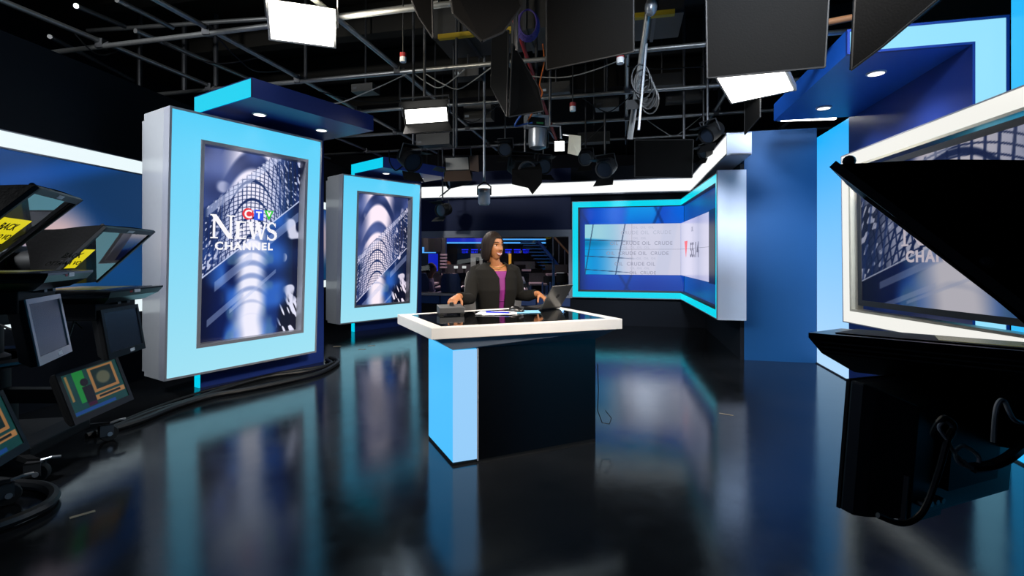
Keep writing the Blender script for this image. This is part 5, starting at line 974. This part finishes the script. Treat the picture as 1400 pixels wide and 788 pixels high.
for p in ps:
    for q in qs:
        if clm is None:
            clm = MB(); c0 = gq(p, q, ZG-0.025); clm.box(c0.x-0.035, c0.x+0.035, c0.y-0.035, c0.y+0.035, c0.z-0.045, c0.z+0.045).cyl(c0+V((0.03, 0, 0)), c0+V((0.075, 0, 0.02)), 0.009, n=8); clm = clm.build('pipe_clamp', M['steeldark'], grid); cl0 = c0
        else:
            c = clm.copy(); COL.objects.link(c); c.parent = grid; c.location = gq(p, q, ZG-0.025)-cl0
hgr = None
for p in ps[::2]:
    for q in qs[::2]:
        c = gq(p+0.06, q+0.06)
        if hgr is None: hgr = MB().cyl(c, c+V((0, 0, 1.3)), 0.02, n=8).build('hanger_rod', M['steeldark'], grid); h0_ = c
        else: o = hgr.copy(); COL.objects.link(o); o.parent = grid; o.location = c-h0_
# an upper, slightly skewed layer of pipes
up_ = thing('upper_pipes', gq(-3, 5, 3.62), 'second layer of dark pipes above the grid at the upper left', 'pipe grid')
for a, b in ((P(185, 42, 4.9), P(350, 112, 6.6)), (P(104, 8, 4.5), P(170, 36, 5.3)), (P(68, 50, 5.2), P(182, 110, 7.2)), (P(160, 0, 4.4), P(236, 38, 5.0)), (P(440, 25, 5.2), P(600, 4, 4.7)), (P(120, 42, 5.8), P(420, 22, 5.5))): MB().cyl(a, b, 0.024, n=10).build('pipe', M['steel'], up_, smooth='auto')
for px in (191, 252, 295): MB().cyl(P(px, 20, 6.4), P(px, 128, 6.4), 0.03, n=8).build('upright', M['steeldark'], up_)
dct = thing('air_duct', gq(-0.3, 6.2, 3.85), 'rectangular dark air duct crossing under the ceiling in the middle', 'duct')
TD = frame((0, 0), (0.974, -0.225))
MB(TD).box(-2.2, 0.6, 5.4, 6.0, 3.75, 4.1).build('duct_body', M['duct'], dct)
for x in (-1.8, -1.1, -0.4, 0.3): MB(TD).box(x-0.02, x+0.02, 5.38, 6.02, 3.73, 4.12).build('flange', M['steeldark'], dct)
for x0, x1 in ((-2.1, -1.2), (-0.2, 0.5), (0.9, 1.6)): tag(MB(TD).box(x0, x1, 5.30, 5.36, 3.70, 3.75).build('yellow_strip', M['yellow']), {-2.1: 'yellow edge strip left of centre under the duct', -0.2: 'yellow edge strip in the middle under the duct', 0.9: 'yellow edge strip right of the duct'}[x0], 'edge strip')
d2 = thing('ribbed_duct', gq(1.6, 7.0, 3.5), 'ribbed dark duct behind the big black flags, right of centre', 'duct')
for k in range(14): MB(TD).box(1.0+k*0.08, 1.05+k*0.08, 6.6, 7.1, 3.45, 3.75).build('rib', M['duct'], d2)
MB(TD).box(1.0, 2.1, 6.65, 7.05, 3.5, 3.8).build('duct_body', M['steeldark'], d2)
for k, (a, b, lb) in enumerate(((P(700, 20, 5.0), P(760, 190, 7.6), 'rusty red brace rod beside the coil of purple cable'), (P(1020, 52, 3.3), P(1260, 6, 3.1), 'rust coloured pipe crossing the top right corner above the glowing canopy edge'))): tag(MB().cyl(a, b, 0.022, n=10).build('brace_pipe', M['woodorange' if k else 'red'], smooth='auto'), lb, 'pipe')
# tall grey drop pole with coiled leads
dp = thing('drop_pole', P(878, 100, 4.0), 'long grey vertical pole with coiled black leads, right of centre', 'pole')
MB().cyl(P(893, -30, 3.9), P(861, 190, 4.4), 0.026, n=12).build('pole', M['steel'], dp, smooth='auto'); MB().cyl(P(884, 60, 3.95), P(873, 178, 3.95), 0.010, n=8).build('safety_rod', M['silver'], dp)
MB().ball(P(890, 10, 3.92), (0.05, 0.05, 0.07)).build('clamp', M['silver'], dp, smooth=True)
for k in range(5): c = P(876+4*k, 108+6*k, 4.0); MB().tube([c+V((0.075*math.cos(t), 0.02*k, 0.12*math.sin(t))) for t in [R(24*i) for i in range(16)]], 0.007, 6).build('lead_loop', M['cable'], dp)
MB().hexa([P(856, 150, 4.1), P(900, 146, 4.1), P(900, 146, 4.3), P(856, 150, 4.3), P(858, 137, 4.1), P(900, 133, 4.1), P(900, 133, 4.3), P(858, 137, 4.3)]).build('dimmer_box', M['black'], dp)
# ------------------------------------------------------------------ flags (black metal leaves of lamps beyond the top of the frame)
def flag(name, corners, th, label, m='flag', rod=None, cat='light flag'):
    c = [V(p) for p in corners]; n = (c[1]-c[0]).cross(c[-1]-c[0]).normalized(); lo = V((sum(p.x for p in c)/len(c), sum(p.y for p in c)/len(c), min(p.z for p in c)))
    t = thing(name, lo, label, cat, 'black light flags'); MB().prism(c, n*th).build('leaf', M[m], t, bevel=0.0)
    e = c[0]; k = len(c)
    for i in range(k):
        a, b = c[i], c[(i+1) % k]; MB().cyl(a+n*th*0.5, b+n*th*0.5, th*0.75, n=6).build('hem', M['black'], t)
    top = max(c, key=lambda p: p.z)
    if rod: MB().cyl(V(rod), V((rod[0], rod[1], 4.6)), 0.018, n=8).build('hanger', M['steeldark'], t)
    return t
flag('black_flag', [P(747, 96, 2.8), P(866, 71, 2.8), P(866, -25, 2.75), P(747, -25, 2.75)], 0.008, 'large black square flag at the top, just right of centre', rod=P(800, -20, 2.78))
flag('black_flag', [P(967, 107, 2.6), P(1127, 92, 2.45), P(1134, -30, 2.4), P(965, -30, 2.55)], 0.008, 'largest black square flag, at the top right with a lit lamp below', rod=P(1040, -20, 2.5))
flag('black_flag', [P(1163, 96, 2.0), P(1208, 62, 1.95), P(1290, -8, 1.85), P(1290, -40, 1.85), P(1170, -40, 1.95)], 0.008, 'pointed black flag hanging over the glowing canopy edge at top right', m='flag', rod=P(1225, -30, 1.92))
flag('black_flag', [P(672, 118, 3.6), P(694, 160, 3.3), P(696, 42, 3.3), P(674, 42, 3.6)], 0.008, 'narrow black barn leaf left of the purple cable coil', rod=P(684, 44, 3.45))
flag('black_flag', [P(695, 160, 3.3), P(742, 152, 3.5), P(735, 120, 3.5), P(700, 60, 3.3)], 0.008, 'black barn leaf behind the blue cable, above the silver lamp head', rod=P(705, 70, 3.33))
flag('black_flag', [P(620, 20, 2.6), P(659, 57, 2.6), P(687, 45, 2.7), P(712, 10, 2.8), P(700, -30, 2.8), P(612, -30, 2.6)], 0.01, 'crumpled black cloth flag at the top, left of the purple cable coil', m='cloth', rod=P(655, -20, 2.7))
flag('black_flag', [P(553, -25, 2.6), P(590, -25, 2.6), P(592, 52, 2.6), P(572, 22, 2.6)], 0.008, 'pointed grey-black flag at the top, above the lit lamp with open leaves', rod=P(572, -20, 2.6))
flag('black_flag', [P(868, 242, 6.2), P(946, 243, 6.0), P(948, 191, 6.0), P(868, 192, 6.2)], 0.012, 'plain black rectangular flag hanging in front of the white band at the back', rod=P(935, 195, 6.05))
flag('black_flag', [P(1019, 184, 4.0), P(1040, 160, 3.8), P(1040, 118, 3.8), P(1019, 118, 4.0)], 0.008, 'small black barn leaf beside the plain blue wall top', rod=P(1030, 120, 3.9))

def ztop(x, y):
    p, q = 0.974*x-0.225*y, 0.225*x+0.974*y
    if -2.2 <= p <= 0.6 and 5.35 <= q <= 6.05: return 3.745
    return 4.6
# ------------------------------------------------------------------ lamps in the grid
def hang(t, T, z=ZG):
    p = T @ V((0, 0, 0.0)); MB().cyl(p+V((0, 0, 0.06)), V((p.x, p.y, max(z, p.z+0.25))), 0.014, n=8).build('drop_rod', M['steeldark'], t)
def softlight(loc, d, w, h, label, lit, leaves='tb', body='black', zoom=0.30, roll=0.0, leafm='black', k=None):
    t = thing('softlight', loc, label, 'studio lamp', 'studio lamps'); T = aimed(loc, d, roll)
    b = MB(T); dp_ = 0.14; b.loft([[(sx*w/2*e, y, sz*h/2*e) for sx, sz in ((-1, -1), (1, -1), (1, 1), (-1, 1))] for y, e in ((dp_, 0.72), (0.05, 1.0), (0.0, 1.04))]); b.build('housing', M[body], t, bevel=0.004)
    MB(T).box(-w/2+0.012, w/2-0.012, -0.006, -0.001, -h/2+0.012, h/2-0.012).build('diffuser', M[lit], t)
    if lit in ('lampw', 'lampc'):
        for i in range(3): MB(T).cyl((-w/2+0.03, -0.012, -h/2+h*(i+0.5)/3), (w/2-0.03, -0.012, -h/2+h*(i+0.5)/3), 0.010, n=8).build('tube_lamp', M['lampw'], t)
    for c in leaves:
        s = {'t': 1, 'b': -1}.get(c)
        if s: MB(T).prism([(-w/2, -0.004, s*h/2), (w/2, -0.004, s*h/2), (w/2*1.12, -zoom*0.85, s*(h/2+zoom*0.45)), (-w/2*1.12, -zoom*0.85, s*(h/2+zoom*0.45))], (0, 0, s*0.004)).build('barn_door', M[leafm], t)
        else:
            s = 1 if c == 'r' else -1; MB(T).prism([(s*w/2, -0.004, -h/2), (s*w/2, -0.004, h/2), (s*(w/2+zoom*0.45), -zoom*0.8, h/2*1.15), (s*(w/2+zoom*0.45), -zoom*0.8, -h/2*1.15)], (s*0.004, 0, 0)).build('barn_door', M[leafm], t)
    MB(T).tube([(-w/2-0.02, 0.06, 0), (-w/2-0.025, 0.06, h/2+0.10), (w/2+0.025, 0.06, h/2+0.10), (w/2+0.02, 0.06, 0)], 0.009, 6).build('yoke', M['steeldark'], t)
    p = T @ V((0, 0.06, h/2+0.10)); MB().cyl(p, V((p.x, p.y, ztop(p.x, p.y))), 0.014, n=8).build('drop_rod', M['steeldark'], t)
    return t
L1 = P(413, 34, 4.0); softlight(L1, (0.25, -0.75, -0.6), 0.50, 0.30, 'brilliant glowing softlight at the top left above the tall tower', 'lampw', '', 'silver')
L2 = P(583, 158, 5.0); softlight(L2, (0.12, -0.93, -0.33), 0.44, 0.16, 'lit bar softlight with open leaves above the far tower', 'lampw', 'tb', 'black', 0.16, R(-6), 'flag')
L3 = P(1030, 112, 3.7); softlight(L3, (-0.42, -0.3, -0.86), 0.48, 0.34, 'lit softlight tucked under the largest black flag', 'lampw', '', 'silver', 0.2, R(4))
L8 = P(625, 224, 5.6); softlight(L8, (0.08, -0.95, -0.22), 0.28, 0.16, 'unlit softlight with brown leaves above the presenter', 'cream2' if 'cream2' in M else M.setdefault('cream2', mat('unlit_diffuser', (150, 146, 138), 0.6)) and 'cream2', 'br', 'black', 0.22, R(-3), 'brown')
t_ = thing('tube_light', P(1104, 163, 5.2), 'lit fluorescent batten below the canopy at the upper right', 'studio lamp', 'studio lamps')
TF = frame(P(1104, 163, 5.2).xy, (1.0, -0.12), P(1104, 163, 5.2).z); MB(TF).box(-0.28, 0.28, -0.03, 0.06, 0.0, 0.05).build('housing', M['silver'], t_); MB(TF).box(-0.27, 0.27, -0.034, -0.0, -0.016, 0.0).build('tube', M['lampw'], t_); MB(TF).cyl((0, 0, 0.05), (0, 0, 4.6-P(1104, 163, 5.2).z), 0.012, n=8).build('drop_rod', M['steeldark'], t_)
# small open-face lamp with a white leaf and the silver automated head beside it
lf = thing('open_face_lamp', P(765, 200, 5.4), 'small bright open-face lamp with a cream side leaf, left of the black flag', 'studio lamp', 'studio lamps')
TO = aimed(P(765, 200, 5.4), (-0.1, -0.95, -0.25))
MB(TO).box(-0.06, 0.06, 0.0, 0.12, -0.06, 0.06).build('housing', M['black'], lf, bevel=0.006); MB(TO).box(-0.052, 0.052, -0.006, -0.001, -0.052, 0.052).build('lamp_face', M['lampw'], lf)
cor = [P(776, 210, 5.25), P(790, 213, 5.1), P(794, 205, 5.1), P(794, 186, 5.1), P(778, 184, 5.25)]; MB().prism(cor, V((0.02, 0.06, 0)).normalized()*0.006).build('barn_door', M['cream'], lf)
MB().tube([P(750, 172, 5.45), P(766, 173, 5.45), P(767, 190, 5.45)], 0.012, 8).build('arm', M['silver'], lf); MB().tube([P(770, 184, 5.3), P(792, 187, 5.2)], 0.008, 6).build('leaf_hinge', M['silver'], lf)
MB().cyl(P(752, 172, 5.45), V((P(752, 172, 5.45).x, 5.45, ztop(P(752, 172, 5.45).x, 5.45))), 0.014, n=8).build('drop_rod', M['steeldark'], lf)
mh = thing('moving_head', P(736, 200, 5.5), 'silver automated lamp head with an open circuit box on top', 'studio lamp', 'studio lamps')
c = P(735, 191, 5.5); MB(Matrix.Translation(c)).lathe([(0.075, 0.12), (0.10, 0.11), (0.105, -0.02), (0.095, -0.09), (0.05, -0.11)], (0, 0, 0), 22).build('head', M['silver'], mh, smooth='auto')
TX = frame((c.x, c.y), (0.97, 0.25), c.z+0.12); MB(TX).box(-0.13, 0.13, -0.02, 0.12, 0.02, 0.16).build('base_box', M['silver'], mh, bevel=0.006); MB(TX).box(-0.115, 0.075, -0.024, -0.019, 0.035, 0.125).build('open_face', M['black'], mh); MB(TX).box(-0.02, 0.06, -0.03, -0.024, 0.05, 0.07).build('circuit_board', M['e_gdim'] if 'e_gdim' in M else M.setdefault('e_gdim', mat('circuit_green', (40, 110, 60), 0.5)), mh)
MB(TX).box(0.115, 0.13, -0.01, 0.1, -0.2, 0.02).build('yoke_arm', M['greydark'], mh); MB(TX).cyl((0, 0.05, 0.16), (0, 0.05, ztop((TX @ V((0, 0.05, 0))).x, (TX @ V((0, 0.05, 0))).y)-c.z-0.12), 0.018, n=8).build('drop_rod', M['steeldark'], mh)
tag(MB().tube(crv([P(712, 100, 5.0), P(730, 125, 5.1), P(728, 140, 5.2), P(712, 158, 5.35), P(704, 172, 5.4), P(716, 170, 5.45), P(728, 168, 5.46)]), 0.010, 7).build('blue_cable', M['bluecable']), 'thin blue cable looping down to the silver lamp head', 'cable')
tag(MB().tube(crv([P(742, 60, 5.1), P(744, 85, 5.2), P(738, 115, 5.3), P(741, 130, 5.35), P(722, 165, 5.45)]), 0.008, 7).build('orange_cable', M['orange']), 'thin orange cable hanging beside the blue one', 'cable')
pc = thing('purple_cable_coil', P(722, 52, 4.2), 'coil of purple cable hung high near the centre', 'cable')
for k in range(5): cc = P(722, 31, 4.2); MB().tube([cc+V(((0.075+0.006*k)*math.cos(t), 0.015*k, (0.115+0.006*k)*math.sin(t))) for t in [R(20*i) for i in range(19)]], 0.006, 6).build('turn', M['purple_cable'], pc)
MB().cyl(P(722, 12, 4.2), V((P(722, 12, 4.2).x, 4.2, 4.6)), 0.006, n=6).build('tie', M['cable'], pc)
MB().tube(crv([P(711, 45, 4.2), P(706, 66, 4.25)]), 0.005, 6).build('tail', M['purple_cable'], pc)
# hanging can lamp in front of the white band
cn = thing('can_lamp', P(662, 280, 6.3), 'silver can lamp hanging on a pole in front of the white band', 'studio lamp', 'studio lamps')
c = P(662, 269, 6.3); MB(Matrix.Translation(c)).lathe([(0.05, 0.105), (0.078, 0.10), (0.08, 0.05), (0.076, 0.045), (0.078, -0.08), (0.06, -0.11), (0.05, -0.09)], (0, 0, 0), 22).build('can', M['silver'], cn, smooth='auto')
MB(Matrix.Translation(c)).tube([(-0.085, 0, 0.02), (-0.085, 0, 0.13), (0, 0, 0.19), (0.085, 0, 0.13), (0.085, 0, 0.02)], 0.010, 6).build('yoke', M['black'], cn); MB().cyl(c+V((0, 0, 0.19)), V((c.x, c.y, 4.6)), 0.016, n=8).build('drop_rod', M['silver'], cn)
MB(Matrix.Translation(c)).box(0.0, 0.05, -0.083, -0.078, 0.072, 0.082).build('label_strip', M['orange'], cn)
# fresnel draped in black cloth
fz = thing('fresnel_lamp', P(718, 262, 5.8), 'black fresnel lamp draped in black cloth, in front of the white band', 'studio lamp', 'studio lamps')
TZ = aimed(P(718, 236, 5.8), (0.3, -0.85, -0.4)); MB(TZ).box(-0.15, 0.15, 0.0, 0.26, -0.05, 0.14).build('housing', M['black'], fz, bevel=0.02); MB(TZ).lathe([(0.09, 0.0), (0.11, -0.03), (0.11, -0.06), (0.09, -0.06), (0.085, -0.03)], (0, 0, 0.04), 18, 'y').build('lens_ring', M['greydark'], fz)
pts_ = [P(700, 234, 5.7), P(741, 232, 5.6), P(741, 250, 5.55), P(728, 266, 5.55), P(722, 257, 5.55), P(700, 252, 5.65)]; MB().prism(pts_, (0, 0.012, 0)).build('cloth', M['cloth'], fz); MB().prism([P(700, 234, 5.7), P(741, 232, 5.6), P(738, 224, 5.9), P(702, 226, 5.9)], (0, 0, 0.008)).build('cloth_top', M['cloth'], fz)
MB(TZ).tube([(-0.17, 0.1, 0.05), (-0.17, 0.1, 0.22), (0.17, 0.1, 0.22), (0.17, 0.1, 0.05)], 0.011, 6).build('yoke', M['black'], fz); p = TZ @ V((0, 0.1, 0.22)); MB().cyl(p, V((p.x, p.y, ztop(p.x, p.y))), 0.014, n=8).build('drop_rod', M['steeldark'], fz)
def parcan(loc, d, r, l, label, m='black', lit=None):
    t = thing('par_lamp', loc, label, 'studio lamp', 'studio lamps'); T = aimed(loc, d)
    MB(T).lathe([(r*0.55, l), (r*0.9, l*0.85), (r, l*0.4), (r, 0.0), (r*1.06, -0.01), (r*0.9, -0.01), (r*0.88, 0.01)], (0, 0, 0), 18, 'y').build('can', M[m], t, smooth='auto'); MB(T).lathe([(r*0.87, 0.012), (r*0.87, 0.006)], (0, 0, 0), 18, 'y').build('lens', M[lit or 'lcd'], t)
    for s in (1, -1): MB(T).prism([(-r, -0.01, s*r), (r, -0.01, s*r), (r*1.2, -r*1.1, s*r*1.5), (-r*1.2, -r*1.1, s*r*1.5)], (0, 0, s*0.004)).build('barn_door', M['black'], t)
    MB(T).tube([(-r*1.15, l*0.4, 0), (-r*1.15, l*0.4, r*1.5), (r*1.15, l*0.4, r*1.5), (r*1.15, l*0.4, 0)], 0.008, 6).build('yoke', M['steeldark'], t); p = T @ V((0, l*0.4, r*1.5)); MB().cyl(p, V((p.x, p.y, ztop(p.x, p.y))), 0.013, n=8).build('drop_rod', M['steeldark'], t); return t
parcan(P(612, 246, 5.9), (-0.9, -0.35, -0.25), 0.11, 0.30, 'dark blue-black lamp lying sideways under the brown leaves')
parcan(P(565, 222, 5.4), (0.6, -0.6, -0.5), 0.11, 0.24, 'dark lamp hanging in front of the far tower canopy, a thin cable on its left')
tag(MB().tube(crv([P(532, 206, 5.5), P(533, 222, 5.5), P(541, 233, 5.5), P(552, 226, 5.5), P(560, 222, 5.45)]), 0.008, 6).build('thin_cable', M['cable']), 'thin black cable drooping in front of the far tower canopy', 'cable')
parcan(P(602, 288, 8.3), (-0.5, -0.8, -0.2), 0.11, 0.24, 'dark lamp hanging against the navy wall left of the presenter')
parcan(P(826, 232, 6.6), (-0.5, -0.7, -0.4), 0.12, 0.26, 'dark lamp with open leaves near the left edge of the plain black rectangular flag', 'greydark')
parcan(P(966, 186, 5.2), (-0.75, -0.4, -0.5), 0.09, 0.24, 'dark lamp hanging above the near end of the white band, left of the blue wall')
parcan(P(960, 210, 6.0), (-0.8, -0.3, -0.4), 0.07, 0.18, 'small dark lamp just right of the plain black rectangular flag')
parcan(P(744, 228, 7.6), (0.2, -0.9, -0.3), 0.12, 0.26, 'distant dark lamp directly behind the cloth-draped fresnel', 'black')
parcan(P(690, 205, 7.2), (-0.2, -0.9, -0.4), 0.10, 0.24, 'distant dark lamp above and right of the can lamp', 'black')
parcan(P(800, 218, 7.4), (-0.4, -0.8, -0.4), 0.10, 0.22, 'distant dark lamp below the cream side leaf', 'greydark')
# indicator beacons, small boxes and draped leads that fill the grid
for k, (px, py, Y, lb) in enumerate(((783, 152, 5.0, 'small red and white beacon hanging left of the drop pole'), (848, 87, 3.9, 'small red and white beacon under the square flag'), (551, 85, 4.6, 'small red and white beacon on the pipe above the lit bar softlight'))):
    c = P(px, py, Y); t = thing('beacon', c, lb, 'beacon', 'beacons'); MB().cyl(c, c+V((0, 0, 0.045)), 0.03, n=12).build('lens', M['white'], t); MB().cyl(c+V((0, 0, 0.045)), c+V((0, 0, 0.085)), 0.03, n=12).build('cap', M['red'], t); MB().cyl(c+V((0, 0, 0.085)), V((c.x, c.y, 4.6)), 0.006, n=6).build('stem', M['cable'], t)
def onpipe(px, py):
    Y = (ZG-CAMH)*FPX/(HZ-py); X = (px-700)/FPX*Y; p, q = 0.974*X-0.225*Y, 0.225*X+0.974*Y
    pn_ = min(ps, key=lambda v: abs(v-p)); qn_ = min(qs, key=lambda v: abs(v-q))
    return gq(pn_, q, ZG-0.03) if abs(pn_-p) < abs(qn_-q) else gq(p, qn_, ZG-0.08)
rr = random.Random(11); drape = []
places = ((560, 86, 640, 90, 22), (590, 100, 675, 84, 26), (748, 94, 866, 74, 14), (800, 140, 866, 118, 22), (900, 84, 966, 82, 6), (370, 112, 560, 96, 30), (660, 120, 700, 104, 18), (770, 175, 830, 166, 26), (640, 150, 690, 142, 18), (884, 160, 960, 150, 24), (470, 120, 548, 130, 12), (900, 205, 868, 176, 16), (250, 60, 330, 78, 18), (300, 40, 352, 96, 22), (120, 40, 160, 66, 16))
words_ = ['left of the lit bar softlight', 'over the lit bar softlight', 'under the square flag', 'left of the drop pole', 'right of the drop pole', 'below the brilliant softlight', 'beside the narrow barn leaf', 'near the cream side leaf', 'above the can lamp pole', 'left of the largest flag', 'beside the far tower canopy', 'above the plain rectangular flag', 'above the tall tower', 'behind the brilliant softlight', 'in the upper left corner']
for k, (x0, y0, x1, y1, s) in enumerate(places):
    a, b = onpipe(x0, y0), onpipe(x1, y1); Y = a.y; mid = (a+b)/2-V((0, 0, s*Y/FPX)); tag(MB().tube(crv([a, a.lerp(mid, 0.55)-V((0, 0, 0.02)), mid, b.lerp(mid, 0.55)-V((0, 0, 0.02)), b], 5), 0.007, 5).build('drooping_lead', M['greycable'] if k in (0, 1, 2, 5, 9) else M['cable']), ('grey' if k in (0, 1, 2, 5, 9) else 'black')+' lead drooping from the pipes, '+words_[k], 'cable')
boxes = ((640, 108, 6.2, 0.34, 0.14), (830, 150, 6.4, 0.30, 0.16), (905, 120, 6.6, 0.5, 0.16), (760, 130, 6.8, 0.4, 0.15), (500, 128, 6.4, 0.30, 0.10), (812, 196, 7.8, 0.5, 0.16), (655, 165, 7.0, 0.4, 0.2), (935, 140, 7.0, 0.5, 0.16), (595, 200, 7.0, 0.5, 0.16))
bl = ['beside the yellow strip, left', 'left of the drop pole', 'right of the drop pole', 'behind the silver lamp head', 'above the far tower canopy', 'below the small bright lamp', 'behind the narrow barn leaf', 'left of the softlight under the largest flag', 'under the lit bar softlight']
for k, (px, py, Y, w, h) in enumerate(boxes):
    c = P(px, py, Y); t = thing('dimmer_rack', c, 'dark electrical box on the grid, '+bl[k], 'electrical box', 'boxes on the grid'); Tq = frame((c.x, c.y), (0.974, -0.225), c.z)
    MB(Tq).box(-w/2, w/2, -0.1, 0.1, 0, h).build('case', M['duct'], t); MB(Tq).box(-w/2+0.02, -w/2+0.08, -0.106, -0.1, 0.03, 0.06).build('socket', M['sticker'] if k % 3 == 0 else M['steeldark'], t); MB(Tq).cyl((0, 0, h), (0, 0, max(h+0.1, 4.6-c.z)), 0.012, n=6).build('hanger', M['steeldark'], t)
